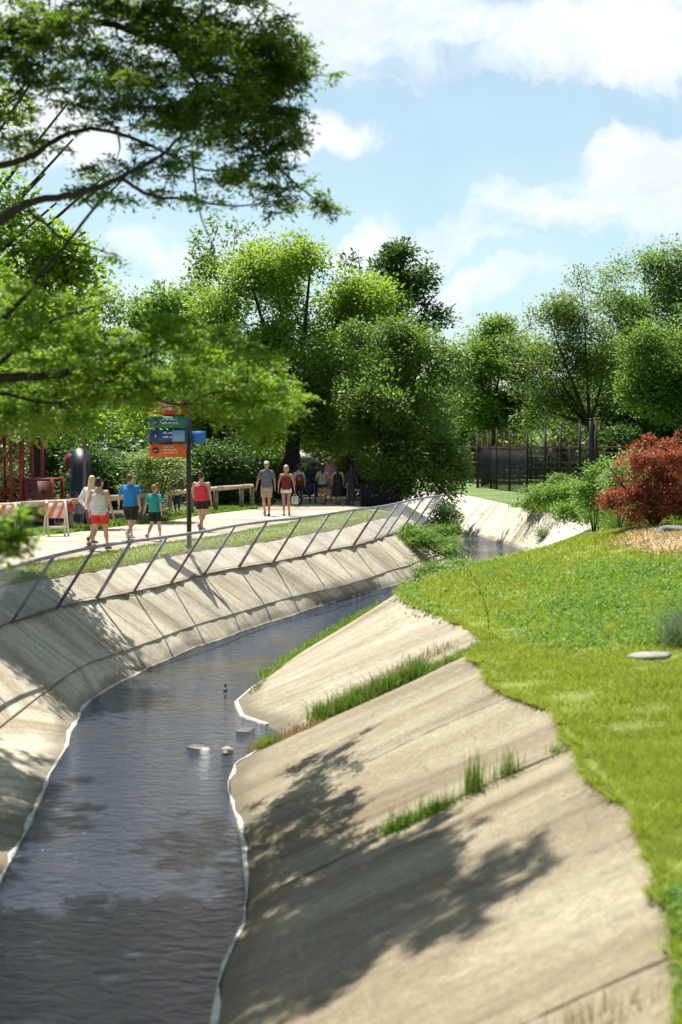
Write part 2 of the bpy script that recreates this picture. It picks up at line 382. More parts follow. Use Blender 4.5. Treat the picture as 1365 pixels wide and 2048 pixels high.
FIRST_POST, LAST_STN = 5, 22
for b, w in [((1.55, 48.6), (3.1, 47.5)), ((2.1, 50.4), (3.8, 49.5)), ((2.6, 52.), (4.4, 51.6)), ((3.05, 53.5), (4.9, 53.8)),
             ((3.6, 58), (5.2, 58.5)), ((3.2, 65), (4.7, 65.5)), ((1., 72), (2.6, 73.5)), ((-6, 79), (-5, 82)), ((-30, 86), (-29.5, 89)), ((-120, 93), (-120, 96))]:
    b, w = np.array(b), np.array(w); k = b + (w - b) * .68
    LB.append((W3(*b, HB), W3(*k, HK), W3(*w, HW)))
K = 8
Lf, Lk, Lw = (cr([s[i] for s in LB], K) for i in range(3))
tan = np.gradient(Lf, axis=0); tan[:, 2] = 0; tan /= np.linalg.norm(tan, axis=1)[:, None]
nrm = np.stack([-tan[:, 1], tan[:, 0], tan[:, 0] * 0], 1)                # away from the creek
def off(w, H):
    r = Lf + nrm * (np.full(len(Lf), w) if np.isscalar(w) else w)[:, None]; r[:, 2] = CAMZ - H; return r
ys = Lf[:, 1]
wp = np.interp(ys, [0, 27, 38, 44, 50, 58, 200], [1.9, 1.9, 1.95, 2.4, 2.6, 2.7, 2.8])
wq = wp + np.interp(ys, [0, 30, 36, 44, 50, 56, 200], [5.2, 5.0, 4.8, 4.3, 4.1, 3.7, 3.4])
Lc = off(.78, 2.80); Lg = off(wp, 2.655); Lp = off(wq, 2.655)
wob = lambda n, a, s: np.interp(np.arange(n), np.arange(0, n + s, s), rng.normal(0, a, len(np.arange(0, n + s, s))))
Lw2 = Lw.copy(); Lw2[:, :2] -= nrm[:, :2] * wob(len(Lw), .035, 3)[:, None]
toe = Lw2.copy(); toe[:, :2] -= nrm[:, :2] * .5; toe[:, 2] -= .45
st = lambda name, o: tag(o, kind='structure')
o = loft(sub_rows([Lc, Lf, Lk], 4) + sub_rows([Lk, Lw2], 2)[1:] + [toe]).put('concrete_bank', [CONC_L], smooth=False); tag(o, kind='structure')
gs_rows = sub_rows([Lg + nrm * -.0, Lc], 4)
for j, r in enumerate(gs_rows[1:-1]): r[:, 2] += .03
gs_rows[0] = gs_rows[0].copy(); gs_rows[0][:, 2] += .004; gs_rows[-1] = gs_rows[-1] + np.array([0, 0, .004])
o = loft(gs_rows).put('grass_verge', [STRIP]); tag(o, kind='structure')
o = loft(sub_rows([Lp, Lg], 3)).put('path', [PATHM]); tag(o, kind='structure')
n = len(Lf)
outer = np.stack([np.full(n, -260.), np.linspace(-60, 90, n), np.full(n, CAMZ - 2.655)], 1)
L3 = off(wq + 2.5, 2.655); L3[:, 2] += .03
o = loft([outer, (outer + L3) / 2, L3, Lp]).put('ground', [FLOOR]); tag(o, kind='structure')

# joints: thin raised ribbons of dirt following the concrete
jt = Part()
def ribbon(mb, pts, w, lift, m=0, side=None):
    pts = np.array(pts); t = np.gradient(pts, axis=0); t /= np.linalg.norm(t, axis=1)[:, None]
    if side is None: side = np.cross(t, [0, 0, 1.]); side /= np.linalg.norm(side, axis=1)[:, None]
    w = w * (1 + .5 * rng.normal(size=len(pts))).clip(.4, 2)
    a = pts + side * w[:, None] / 2 + [0, 0, lift]; b = pts - side * w[:, None] / 2 + [0, 0, lift]
    loft([a, b], mb, m, uv=False)
for i in range(3 * K, len(Lf) - 5 * K, K):
    f, k, w = Lf[i], Lk[i], Lw2[i]
    tt = tan[i]
    line = [f + (k - f) * s for s in np.linspace(.01, .99, 10)]
    ribbon(jt, line, .022, .006, 0, np.repeat(tt[None], 10, 0))
    line = [k + (w - k) * s for s in np.linspace(.02, .9, 5)]
    ribbon(jt, line, .009, .006, 0, np.repeat(tt[None], 5, 0))
ribbon(jt, Lk[K:-5 * K] + [0, 0, .004], .045, .012, 0)
o = jt.put('joint_lines', [STAIN]); tag(o, kind='structure')
dl = Part(); ribbon(dl, Lf[K:-5 * K], .13, .012, 0); ribbon(dl, Lc[K:-6 * K], .05, .010, 0)
o = dl.put('leaf_litter', [LITTER]); tag(o, 'brown leaf litter caught along the foot of the wire fence', 'litter', kind='stuff')
lp = Part(); lr = Lw2[K:-3 * K]; nn = nrm[K:-3 * K]
wq_ = np.clip(wob(len(lr), .022, 1), -.026, .03)[:, None]; loft([lr + nn * (.035 + wq_) + [0, 0, .03] , lr + nn * .0 + [0, 0, .03], lr - nn * (wq_ * .5) + [0, 0, .015], lr - nn * .02 + [0, 0, -.2]], lp, 0, uv=False)
o = lp.put('bank_lip', [LIP]); tag(o, kind='structure')

# ------------------------------------------------------------------ right bank
Cc = [(1.6, -6), (1.62, 3)] + [tuple(P(px, py, 3.0)[:2]) for px, py in [(1338, 2048), (1322, 1860), (1292, 1740), (1250, 1650), (1190, 1550), (1150, 1490), (1100, 1425), (1020, 1395), (940, 1315)]] + \
     [tuple(P(975, 1292, 3.0)[:2])]
rc_y = [-6, 3, 7.2, 8.6, 9.7, 11, 12.6, 13.8, 15.4, 16.4, 19.3, 21, 23.2, 25.6, 28.5, 30.5, 33, 37, 42, 46, 50, 53]
Cx = dict()
cpts = sorted(Cc, key=lambda p: p[1]) + [(1.95, 23.0), (1.35, 25.8), (1.2, 28.3), (1.75, 30.2), (2.9, 33), (4.75, 37), (7.5, 42), (9.1, 46), (9.7, 50), (9.9, 53)]
cy_, cx_ = np.array([p[1] for p in cpts]), np.array([p[0] for p in cpts])
wpts = [(-1.0, -6), (-1.0, 5)] + [tuple(P(px, py, HW)[:2]) for px, py in [(425, 2048), (448, 1930), (488, 1850), (498, 1800), (490, 1720), (480, 1650), (464, 1600), (460, 1560), (474, 1526), (530, 1492), (575, 1472)]] + \
       [(-1.2, 22.3), (-1.62, 22.9), (-1.82, 24.2)] + [tuple(P(px, py, HW)[:2]) for px, py in [(520, 1362), (580, 1318), (640, 1280), (700, 1243), (770, 1208), (830, 1180)]] + \
       [(4.3, 47), (6.3, 52)]
wy_, wx_ = np.array([p[1] for p in wpts]), np.array([p[0] for p in wpts])
assert (np.diff(wy_) > 0).all(), wy_
yy = np.concatenate([np.arange(-6, 53, .25)])
cx_ = cx_ + np.interp(cy_, [6, 8.5, 12, 15, 18], [.16, .15, .10, .06, 0])
crx = lambda y: np.interp(y, cy_, cx_)
RW = np.stack([np.interp(yy, wy_, wx_), yy, np.full(len(yy), CAMZ - HW)], 1)
RC = np.stack([crx(yy) + wob(len(yy), .07, 3) + wob(len(yy), .03, 1), yy, np.full(len(yy), CAMZ - 3.0)], 1)
far_w = [(7.3, 56), (7.35, 59), (6.9, 63), (5.9, 69), (3.4, 77), (-5, 86.5), (-30, 94), (-120, 101)]
far_c = [(9.6, 54.5), (8.5, 58), (7.9, 63.5), (7.3, 70), (5.4, 79.5), (-4, 90), (-30, 98), (-120, 105)]
fw = cr([tuple(RW[-1][:2])] + far_w, 8)[1:]; fc = cr([tuple(RC[-1][:2])] + far_c, 8)[1:]
RW = np.concatenate([RW, np.c_[fw, np.full(len(fw), CAMZ - HW)]]); RC = np.concatenate([RC, np.c_[fc, np.full(len(fc), CAMZ - 2.95)]])
nR = len(RC)
toeR = RW + np.array([-.5, 0, -.5]); toeR[len(yy):, :2] = RW[len(yy):, :2] - .5 * np.array([.9, .3])
inner = sub_rows([RC, RW], 8)
for j, r in enumerate(inner): r[:, 2] += -.02 * math.sin(j / 8 * math.pi)
ifar = len(yy) - 12
def bank(sl_, name, mat):
    o = loft([r[sl_] for r in inner] + [toeR[sl_]]).put(name, [mat]); tag(o, kind='structure')
iseam = int((21.0 - (-6)) / .25)
bank(slice(0, iseam + 1), 'concrete_slope', CONC_R); bank(slice(iseam, ifar + 1), 'concrete_slope', CONC_M); bank(slice(ifar, nR), 'concrete_slope', CONC_F)
lp = Part(); a = RW[4:iseam - 1]; w_ = wob(len(a), .02, 2)[:, None] * [1, 0, 0]
loft([a + [.016, 0, .018] + w_ * 1.3, a + [.0, 0, .02] + w_, a + [-.02, 0, .01], a + [-.04, 0, -.2]], lp, 0, uv=False)
a = RW[iseam + 5:iseam + 20]; loft([a + [.05, 0, .035], a + [.02, 0, .035], a + [-.02, 0, .01], a + [-.04, 0, -.2]], lp, 0, uv=False)
o = lp.put('slope_lip', [LIP]); tag(o, kind='structure')
# ground right of the crest
def gz(x, y):
    x, y = np.asarray(x, float), np.asarray(y, float)
    dx = np.clip(x - crx(np.clip(y, -6, 53)), 0, 60); near = np.clip((55 - y) / 8, 0, 1)
    m = .85 * np.exp(-((x - 8.2) / 3.2) ** 2 - ((y - 33) / 7) ** 2)
    z = CAMZ - 3.0 + .05 * np.clip(dx, 0, 1) + m * np.clip(dx / 1.5, 0, 1) + near * .075 * np.clip(dx - .5, 0, 9) * np.clip((32 - y) / 12, .0, 1)
    return z + .02 * np.sin(x * 1.7 + y * 1.3) * np.clip(dx, 0, 1) + np.where(y > 53, .05, 0)
offs = [-.02, .25, .6, 1, 1.6, 2.3, 3.2, 4.3, 5.6, 7.2, 9.2, 12, 17, 28, 60, 240]
d0 = np.zeros((nR, 2)); ang = np.interp(np.arange(nR), [0, len(yy), len(yy) + 12, len(yy) + 32, nR], [0, 0, R(15), R(70), R(88)])
rows = []
for w in offs:
    r = RC.copy(); r[:, 0] += w * np.cos(ang); r[:, 1] += w * np.sin(ang)
    r[:, 2] = np.where(np.arange(nR) < len(yy), gz(r[:, 0], r[:, 1]), RC[:, 2] + .05 * min(w, 1)) if w > 0 else RC[:, 2] + .004
    rows.append(r)
rows = rows[::-1]
near_i = len(yy) + 4
o = loft([r[:near_i + 1] for r in rows]).put('lawn', [LAWN]); tag(o, kind='structure')
o = loft([r[near_i:] for r in rows]).put('far_ground', [groundmat('far_grass', [(.05, .09, .02), (.10, .17, .03), (.20, .20, .08)])]); tag(o, kind='structure')
bk = Part(); bk.add([(-700, -60, -.6 + 0), (700, -60, -.6), (700, 900, -.6), (-700, 900, -.6)], q=[(0, 1, 2, 3)])
# water sheet under everything in the channel
wl = Lw2.copy(); wl[:, :2] += nrm[:, :2] * .4
wr = cr(np.c_[np.interp(np.linspace(0, nR - 1, len(LB)), np.arange(nR), RW[:, 0]), np.interp(np.linspace(0, nR - 1, len(LB)), np.arange(nR), RW[:, 1])], K)
wv = Part()
# simple strip sheet: two long ribbons along each shore sharing a middle line
def resamp(p, m):
    s = np.concatenate([[0], np.cumsum(np.linalg.norm(np.diff(p[:, :2], axis=0), axis=1))]); t = np.linspace(0, s[-1], m)
    return np.stack([np.interp(t, s, p[:, i]) for i in range(3)], 1)
RWo = RW.copy(); RWo[:len(yy), 0] += .4; RWo[len(yy):, :2] += .4 * np.array([.9, .3])
yk = np.arange(-6, 52, 1.0)
A = np.stack([np.interp(yk, wl[:-6 * K, 1], wl[:-6 * K, 0]), yk, 0 * yk + CAMZ - HW], 1); B = np.stack([np.interp(yk, RWo[:len(yy), 1], RWo[:len(yy), 0]) , yk, 0 * yk + CAMZ - HW], 1)
A2 = resamp(np.concatenate([A[-1:], wl[wl[:, 1] > 52]]), 60); B2 = resamp(np.concatenate([B[-1:], RWo[(RWo[:, 1] > 52) & (np.arange(nR) >= len(yy))]]), 60)
A = np.concatenate([A, A2[1:]]); B = np.concatenate([B, B2[1:]]); A[:, 2] = B[:, 2] = CAMZ - HW + .0
o = loft(sub_rows([A, B], 4)).put('water', [WATER], smooth=True); tag(o, kind='structure')
# seams across the right slopes
sj = Part()
def slope_pt(y, s):                      # s=0 crest .. 1 water on the right bank
    i = (y + 6) / .25; i0 = int(i); f = i - i0
    a = RC[i0] * (1 - f) + RC[i0 + 1] * f; b = RW[i0] * (1 - f) + RW[i0 + 1] * f
    p = a + (b - a) * s; p = p.copy(); p[2] -= .02 * math.sin(s * math.pi); return p
for y, w in ((13.8, .035), (8.2, .02), (16.6, .012)):
    pts = [slope_pt(y + .12 * math.sin(s * 5), s) for s in np.linspace(.0, .97, 24)]
    ribbon(sj, pts, w, .010, 0, np.repeat([[0, 1., 0]], 24, 0))
pts = [slope_pt(20.9, s) for s in np.linspace(-.0, .97, 24)]; ribbon(sj, pts, .16, .02, 0, np.repeat([[0, 1., 0]], 24, 0))
o = sj.put('slope_seams', [DIRT]); tag(o, kind='structure')

# ------------------------------------------------------------------ grass
def blades(mb, base, h, w, lean=.35, seg=1, m=0):
    n = len(base); a = rng.uniform(0, 2 * math.pi, n); side = np.stack([np.cos(a), np.sin(a), 0 * a], 1)
    b = rng.uniform(0, 2 * math.pi, n); ld = np.stack([np.cos(b), np.sin(b), 0 * b], 1) * (np.abs(rng.normal(0, lean, n)) * h)[:, None]
    h = h * rng.uniform(.6, 1.25, n); up = np.stack([0 * h, 0 * h, h], 1)
    w = (w * rng.uniform(.7, 1.3, n))[:, None] / 2
    if seg == 1:
        V = np.stack([base - side * w, base + side * w, base + up + ld], 1).reshape(-1, 3)
        mb.add(V, t=np.arange(3 * n).reshape(-1, 3), m=m)
    else:
        mid = base + up * .6 + ld * .3; tip = base + up + ld
        V = np.stack([base - side * w, base + side * w, mid + side * w * .8, mid - side * w * .8, tip], 1).reshape(-1, 3)
        i = np.arange(n)[:, None] * 5
        mb.add(V, q=i + [0, 1, 2, 3], m=m); mb.n -= 0
        mb.t.append(i + [3, 2, 4] + mb.n - len(V)); mb.tm.append(np.full(n, m))
def lawn_pts(n, y0, y1, dmax, pw=1.0):
    # denser near the camera
    y = y0 + (y1 - y0) * rng.random(n) ** pw
    dx = dmax(y) * rng.random(n); x = crx(y) + dx
    return np.stack([x, y, gz(x, y)], 1)
vis = lambda y: np.clip((1400 - 682) / FPX * y - crx(y), .3, 20) + .3
lw = Part()
for (n_, y0, y1, h, w) in [(70000, 6.5, 14, .055, .012), (80000, 14, 26, .06, .02), (60000, 26, 44, .075, .04)]:
    p = lawn_pts(n_, y0, y1, vis); pn_ = np.sin(p[:, 0] * 2.3 + p[:, 1] * 1.1) + np.sin(p[:, 0] * 5.1 - p[:, 1] * 3.3) + np.sin(p[:, 1] * 7.7 + p[:, 0] * 1.9) + rng.normal(0, .7, n_)
    thin_ = pn_ > -2.2; hv = np.full(n_, h) * np.clip(1 + .3 * pn_, .45, 2.0); dry_ = rng.random(n_) < .05 + .05 * (pn_ < -.6); blades(lw, p[thin_ & ~dry_] - [0, 0, .01], hv[thin_ & ~dry_], w, .7); blades(lw, p[thin_ & dry_] - [0, 0, .01], hv[thin_ & dry_] * .9, w, 1.0, m=1)
# ragged edge overhanging the concrete
n_ = 30000; y = 6.5 + 38 * rng.random(n_) ** 1.4; clump = np.sin(y * 9.1) + np.sin(y * 5.3 + 1) + np.sin(y * 2.1); dx = -.07 * rng.random(n_) * np.clip(.45 + .35 * np.interp(y, np.arange(6, 46, .13), np.random.default_rng(3).normal(0, 1, len(np.arange(6, 46, .13)))), 0, 2)
x = np.interp(y, RC[:len(yy), 1], RC[:len(yy), 0]) + dx; z = CAMZ - 3.0 + dx * .45
blades(lw, np.stack([x, y, z - .01], 1), np.full(n_, .08) * (1 + .5 * np.sin(y * 3.7) * np.sin(y * 8.3)), .016, 1.0)
o = lw.put('lawn_grass', [GR_LAWN, GR_DRY]); tag(o, 'short bright lawn grass on the slope above the right concrete bank', 'grass', kind='stuff')
# verge grass strip left
vg = Part(); n_ = 45000; i = rng.integers(3 * K, 22 * K, n_); f = rng.random(n_)
e0, e1 = Lg[i], Lc[i]; j = np.minimum(i + 1, len(Lf) - 1); s = rng.random(n_)[:, None]
pt = (e0 + (Lg[j] - e0) * s) * (1 - f)[:, None] + (e1 + (Lc[j] - e1) * s) * f[:, None]
blades(vg, pt, np.full(n_, .06), .03, .5); 
n_ = 30000; i = rng.integers(2 * K, 22 * K, n_); f = rng.random(n_) ** 1.6 * 1.4; pt = Lp[i] + (Lp[np.minimum(i + 1, len(Lf) - 1)] - Lp[i]) * rng.random(n_)[:, None] + nrm[i] * (f - .05)[:, None]
vf = Part(); blades(vf, pt, np.full(n_, .12), .04, .5)
o = vg.put('verge_grass', [leafmat('verge_blade', (.13, .17, .025), (.26, .31, .05), (.4, .5, .06), .35)]); tag(o, 'thin patchy grass strip between the path and the left concrete bank', 'grass', kind='stuff')
o = vf.put('path_edge_grass', [GR_WEED]); tag(o, 'rough green grass under the log rail beside the path', 'grass', kind='stuff')

# ------------------------------------------------------------------ foliage
def leafquads(mb, c, size, aspect=.5, up=.35, m=0, dirs=None):
    n = len(c); d = rng.normal(size=(n, 3)) if dirs is None else dirs + rng.normal(size=(n, 3)) * .45
    d[:, 2] *= .8; d /= np.linalg.norm(d, axis=1)[:, None]
    nn_ = rng.normal(size=(n, 3)); nn_[:, 2] = np.abs(nn_[:, 2]) + up * 3
    s = np.cross(d, nn_); s /= np.linalg.norm(s, axis=1)[:, None] + 1e-9
    L = (size * rng.uniform(.65, 1.35, n))[:, None]; w = L * aspect / 2
    V = np.stack([c, c + d * L * .5 + s * w, c + d * L, c + d * L * .5 - s * w], 1).reshape(-1, 3)
    mb.add(V, q=np.arange(4 * n).reshape(-1, 4), m=m)
def lobe_pts(lobes, n, shell=2.2):
    """lobes: (centre xyz, (rx, ry, rz))"""
    vol = np.array([l[1][0] * l[1][2] * (l[1][1] ** .5) for l in lobes]); k = rng.choice(len(lobes), n, p=vol / vol.sum())
    d = rng.normal(size=(n, 3)); d /= np.linalg.norm(d, axis=1)[:, None]; r = rng.random(n) ** (1 / shell)
    c = np.array([l[0] for l in lobes])[k]; rr = np.array([l[1] for l in lobes])[k]
    # uneven outline
    bump = 1 + .16 * np.sin(d[:, 0] * 6 + k) + .14 * np.sin(d[:, 2] * 8 + k * 2.1) + .1 * np.sin(d[:, 1] * 9)
    return c + d * rr * (r * bump)[:, None]
def sub_lobes(lobes, n, shell=1):
    nl = len(lobes); S = []
    for c, r in lobes:
        c, r = np.array(c), np.array(r)
        for j in range(14):
            d = rng.normal(size=3); d /= np.linalg.norm(d); d[2] = d[2] if d[2] > -.8 else -d[2] * .6
            f = rng.uniform(.20, .42); S.append((c + d * r * rng.uniform(.6, 1.08), r * f * np.array([1, .9, .85])))
        S.append((c, r * .5))
    return lobe_pts(S, n, 3.5)
def pxlobe(px, py, y, rx, ry, rd):
    return (D(px, py, y), (rx / FPX * y, rd, ry / FPX * y))
def branches(mb, limbs, targets, r_end, sides=4, wiggle=.08):
    """limbs: list of (points, radii); targets get joined to the nearest node by a thin twig"""
    nodes = []; nr = []
    for pts, rad in limbs:
        p = cr(pts, 5); r = np.interp(np.linspace(0, 1, len(p)), np.linspace(0, 1, len(rad)), rad)
        p[1:-1] += rng.normal(0, 1, (len(p) - 2, 3)) * r[1:-1, None] * .25
        mb.tube(p, r, 7); nodes += list(p); nr += list(r)
    N_ = np.zeros((len(nodes) + 2 * len(targets), 3)); Rr = np.zeros(len(N_)); cnt = len(nodes); N_[:cnt] = nodes; Rr[:cnt] = nr
    d0 = np.array([np.min(np.linalg.norm(N_[:cnt] - t, axis=1)) for t in targets]) if len(targets) else []
    for i in np.argsort(d0):
        t = targets[i]; dd = np.linalg.norm(N_[:cnt] - t, axis=1); j = int(np.argmin(dd)); L = dd[j]
        a = N_[j]; mid = (a + t) / 2 + rng.normal(0, 1, 3) * L * wiggle + [0, 0, -L * .04]
        r0 = min(Rr[j] * .7, r_end * 1.8 + L * .012); 
        mb.tube([a, mid, t], [r0, (r0 + r_end) / 2, r_end * .6], sides, cap=False)
        N_[cnt] = mid; Rr[cnt] = (r0 + r_end) / 2; N_[cnt + 1] = t; Rr[cnt + 1] = r_end; cnt += 2
def tree(name, label, cat, base, limbs, lobes, ncl, per, leaf, rc, mat, bark=BARK, group=None, twigs=300, r_end=.02, aspect=.55, up=.35, flat=.75, shell=2.2, parts=('trunk', 'crown'), sublobes=True):
    root = thing(name, label, cat, base, group)
    cl = sub_lobes(lobes, int(ncl * 1.7)) if sublobes else lobe_pts(lobes, ncl, shell)
    if sublobes and (cat == 'tree' or name == 'barberry_bush'):        # gaps, pockets and ragged edges
        q_ = 1 if cat == 'tree' else .28
        kv = rng.normal(size=(10, 3)); kv /= np.linalg.norm(kv, axis=1)[:, None]; kv *= (2 * math.pi / rng.uniform(1.3, 4.2, 10))[:, None] / q_; ph_ = rng.uniform(0, 6.3, 10)
        f_ = np.sin(cl @ kv.T + ph_); cl = cl + np.stack([f_[:, 0:3].sum(1), f_[:, 3:6].sum(1), f_[:, 6:9].sum(1)], 1) * .25 * q_
        cl = cl[(f_.sum(1) + rng.normal(0, .35, len(cl))) > -.15]
    if len(cl) > ncl: cl = cl[:ncl]
    ncl = len(cl)
    if limbs is not None:
        tb = Part(); branches(tb, limbs, cl[:twigs], r_end); tb.put(parts[0], [bark], root, smooth=True)
    lb = Part(); k = np.repeat(np.arange(ncl), per); g = np.clip(rng.normal(size=(len(k), 3)), -1.5, 1.5) * rc * np.array([1, 1, flat]) * rng.uniform(.6, 1.3, ncl)[k][:, None]
    leafquads(lb, cl[k] + g, leaf, aspect, up, dirs=g / (rc)); lb.put(parts[1], [mat], root)
    return root
def simple_limbs(base, top, lobes, r):
    """trunk from base to top then a limb to each lobe centre"""
    base, top = np.array(base), np.array(top); mid = (base + top) / 2 + [r * .6, 0, 0]
    out = [([base, mid, top], [r * 1.35, r, r * .8])]
    for c, rr in lobes:
        c = np.array(c); m_ = top + (c - top) * .5 + [0, 0, -.06 * np.linalg.norm(c - top)]
        out.append(([top - (top - base) * .08, m_, c + (c - m_) * .3], [r * .5, r * .32, r * .1]))
    return out

GZL = CAMZ - 2.655     # left ground level (~0)
# central bright tree behind the path
def T(name, label, px, ybase, dist, lobes, ncl, per, leaf, rc, mat, r=.28, top=None, cat='tree', zb=0, **k):
    lb = [pxlobe(*l) for l in lobes]; b = D(px, 900, dist); b[2] = zb
    t_ = D(*(top or (px, 860)), dist)
    return tree(name, label, cat, b, simple_limbs(b, t_, lb, r), lb, ncl, per, leaf, rc, mat, **k)
T('broadleaf_tree', 'big bright green tree with rounded billowing crown behind the couple on the path', 566, 0, 64,
  [(560, 610, 64, 75, 80, 2.2), (500, 560, 63, 62, 62, 1.8), (620, 555, 64, 85, 70, 2.2), (690, 610, 65, 75, 75, 2), (650, 700, 64, 100, 85, 2.4), (545, 730, 63, 95, 70, 2.2), (745, 640, 64, 48, 60, 1.6), (600, 810, 64, 90, 55, 2.4), (450, 640, 64, 70, 60, 1.8), (480, 800, 64, 80, 60, 2), (620, 870, 65, 80, 35, 2), (530, 860, 65, 60, 40, 2), (660, 790, 65, 60, 60, 2)],
  1650, 60, .165, .38, LF_MAPLE, r=.34, top=(590, 800), twigs=330, flat=.9)
T('broadleaf_tree', 'dark open tree whose drooping branch tips reach out to the right against the sky', 690, 0, 68,
  [(790, 545, 67, 42, 28, 1.2), (835, 560, 67, 34, 40, 1.0), (862, 600, 67, 26, 26, .9), (890, 622, 67, 17, 15, .5), (838, 645, 67, 30, 15, .7), (770, 600, 67, 40, 42, 1.2), (720, 540, 68, 25, 22, .8)],
  190, 44, .22, .30, LF_DARK, r=.2, top=(740, 700), twigs=190, shell=1.6)
T('broadleaf_tree', 'dense olive green tree leaning over the creek bend beyond the end of the wire fence', 790, 0, 59,
  [(780, 700, 59, 55, 45, 1.8), (845, 690, 60, 40, 35, 1.2), (870, 770, 60, 38, 55, 1.5), (760, 790, 58, 75, 80, 2.2), (850, 850, 58, 60, 70, 1.9), (878, 930, 57.5, 38, 50, 1.4), (800, 920, 58, 75, 60, 1.8), (725, 860, 60, 55, 70, 1.8), (890, 985, 56.5, 30, 35, 1.0), (850, 975, 57, 45, 30, 1.2), (690, 760, 61, 50, 60, 1.6)],
  1400, 56, .15, .32, LF_OAK, r=.24, top=(800, 870), twigs=260, flat=.9)
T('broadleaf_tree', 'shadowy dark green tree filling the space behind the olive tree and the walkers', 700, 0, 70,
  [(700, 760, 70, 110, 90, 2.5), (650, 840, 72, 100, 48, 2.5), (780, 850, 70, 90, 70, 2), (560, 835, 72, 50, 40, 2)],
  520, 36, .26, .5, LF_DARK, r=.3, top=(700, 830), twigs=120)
T('broadleaf_tree', 'slender tree with thin airy crown between the leafy bough and the big bright tree', 440, 0, 74,
  [(430, 520, 74, 36, 50, 1), (470, 480, 74, 34, 24, .8), (410, 560, 74, 24, 30, .8)], 60, 30, .24, .4, LF_OLIVE, r=.13, top=(450, 620), twigs=60)
# left background
T('broadleaf_tree', 'mid green tree behind the direction sign, its crown reaching the sky gap', 330, 0, 66,
  [(300, 650, 66, 85, 55, 2), (390, 660, 67, 70, 60, 2), (340, 740, 66, 120, 60, 2.3), (300, 820, 66, 110, 60, 2), (230, 630, 66, 50, 40, 1.5)], 760, 36, .22, .42, LF_FRESH, r=.24, top=(330, 830), twigs=200)
T('broadleaf_tree', 'tall shade tree at the back of the playground', 60, 0, 51,
  [(110, 690, 51, 110, 75, 2.3), (10, 640, 51, 100, 80, 2.3), (60, 780, 51, 150, 60, 2.3), (-120, 700, 51, 120, 120, 3), (200, 780, 51, 80, 60, 2)], 800, 36, .22, .45, LF_MAPLE, r=.3, top=(70, 830), twigs=200)
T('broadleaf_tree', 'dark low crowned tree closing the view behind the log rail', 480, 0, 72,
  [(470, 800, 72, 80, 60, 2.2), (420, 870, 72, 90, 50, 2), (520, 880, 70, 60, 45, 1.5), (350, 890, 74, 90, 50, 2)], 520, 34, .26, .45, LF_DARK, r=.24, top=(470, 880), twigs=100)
T('young_tree', 'thin young tree with pale bare stem beside the playground', 163, 0, 43.5,
  [(170, 830, 43.5, 40, 35, .6), (150, 860, 43.5, 30, 28, .5), (190, 870, 43.5, 22, 20, .4)], 50, 26, .13, .2, LF_FRESH, r=.05, top=(170, 880), bark=BARK_L, twigs=40, r_end=.01)
def bush(name, label, base, lobes, ncl, per, leaf, rc, mat, cat='bush', r=.05, low=.35, **k):
    lb = [pxlobe(*l) if not isinstance(l[0], np.ndarray) else l for l in lobes]
    mx_ = max(l[1][0] for l in lb); lb.append((np.array(base, float) + [0, 0, mx_ * low], (mx_ * low * 2.4, mx_ * .7, mx_ * low)))
    limbs = [([np.array(base), (np.array(base) * .5 + np.array(c) * .5), np.array(c)], [r, r * .7, r * .3]) for c, _ in lb]
    return tree(name, label, cat, base, limbs, lb, ncl, per, leaf, rc, mat, parts=('stem', 'foliage'), **k)
bush('dogwood_bush', 'pale yellow green layered bush under the orange sign', (D(310, 900, 46.5)[0], 46.5, 0),
     [(300, 915, 46.5, 50, 22, .8), (330, 945, 46, 48, 20, .8), (300, 970, 46.5, 48, 20, .8), (345, 925, 46.5, 20, 18, .6)], 150, 42, .10, .22, LF_PALE, up=.9, flat=.35)
i_ = 0
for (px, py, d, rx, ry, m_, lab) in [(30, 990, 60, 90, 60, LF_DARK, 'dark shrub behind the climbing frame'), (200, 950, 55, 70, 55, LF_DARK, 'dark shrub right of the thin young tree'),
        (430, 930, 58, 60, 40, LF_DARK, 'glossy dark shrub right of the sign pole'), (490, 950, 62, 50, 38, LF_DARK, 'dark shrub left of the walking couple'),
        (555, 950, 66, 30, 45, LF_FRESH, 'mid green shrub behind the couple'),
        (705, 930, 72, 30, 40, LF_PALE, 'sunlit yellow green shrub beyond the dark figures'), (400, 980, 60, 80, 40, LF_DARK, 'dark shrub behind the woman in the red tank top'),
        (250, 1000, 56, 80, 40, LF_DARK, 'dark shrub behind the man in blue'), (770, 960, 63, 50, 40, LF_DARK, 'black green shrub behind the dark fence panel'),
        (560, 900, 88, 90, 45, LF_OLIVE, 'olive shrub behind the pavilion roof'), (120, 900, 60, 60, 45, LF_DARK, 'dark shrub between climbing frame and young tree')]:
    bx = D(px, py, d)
    bush('shrub', lab, (bx[0], d, 0), [(px, py, d, rx, ry, 1.2), (px - rx * .5, py + ry * .4, d, rx * .6, ry * .6, 1), (px + rx * .5, py + ry * .35, d, rx * .6, ry * .65, 1)], 190, 34, .17, .33, m_, twigs=50, group='shrubs behind the path')
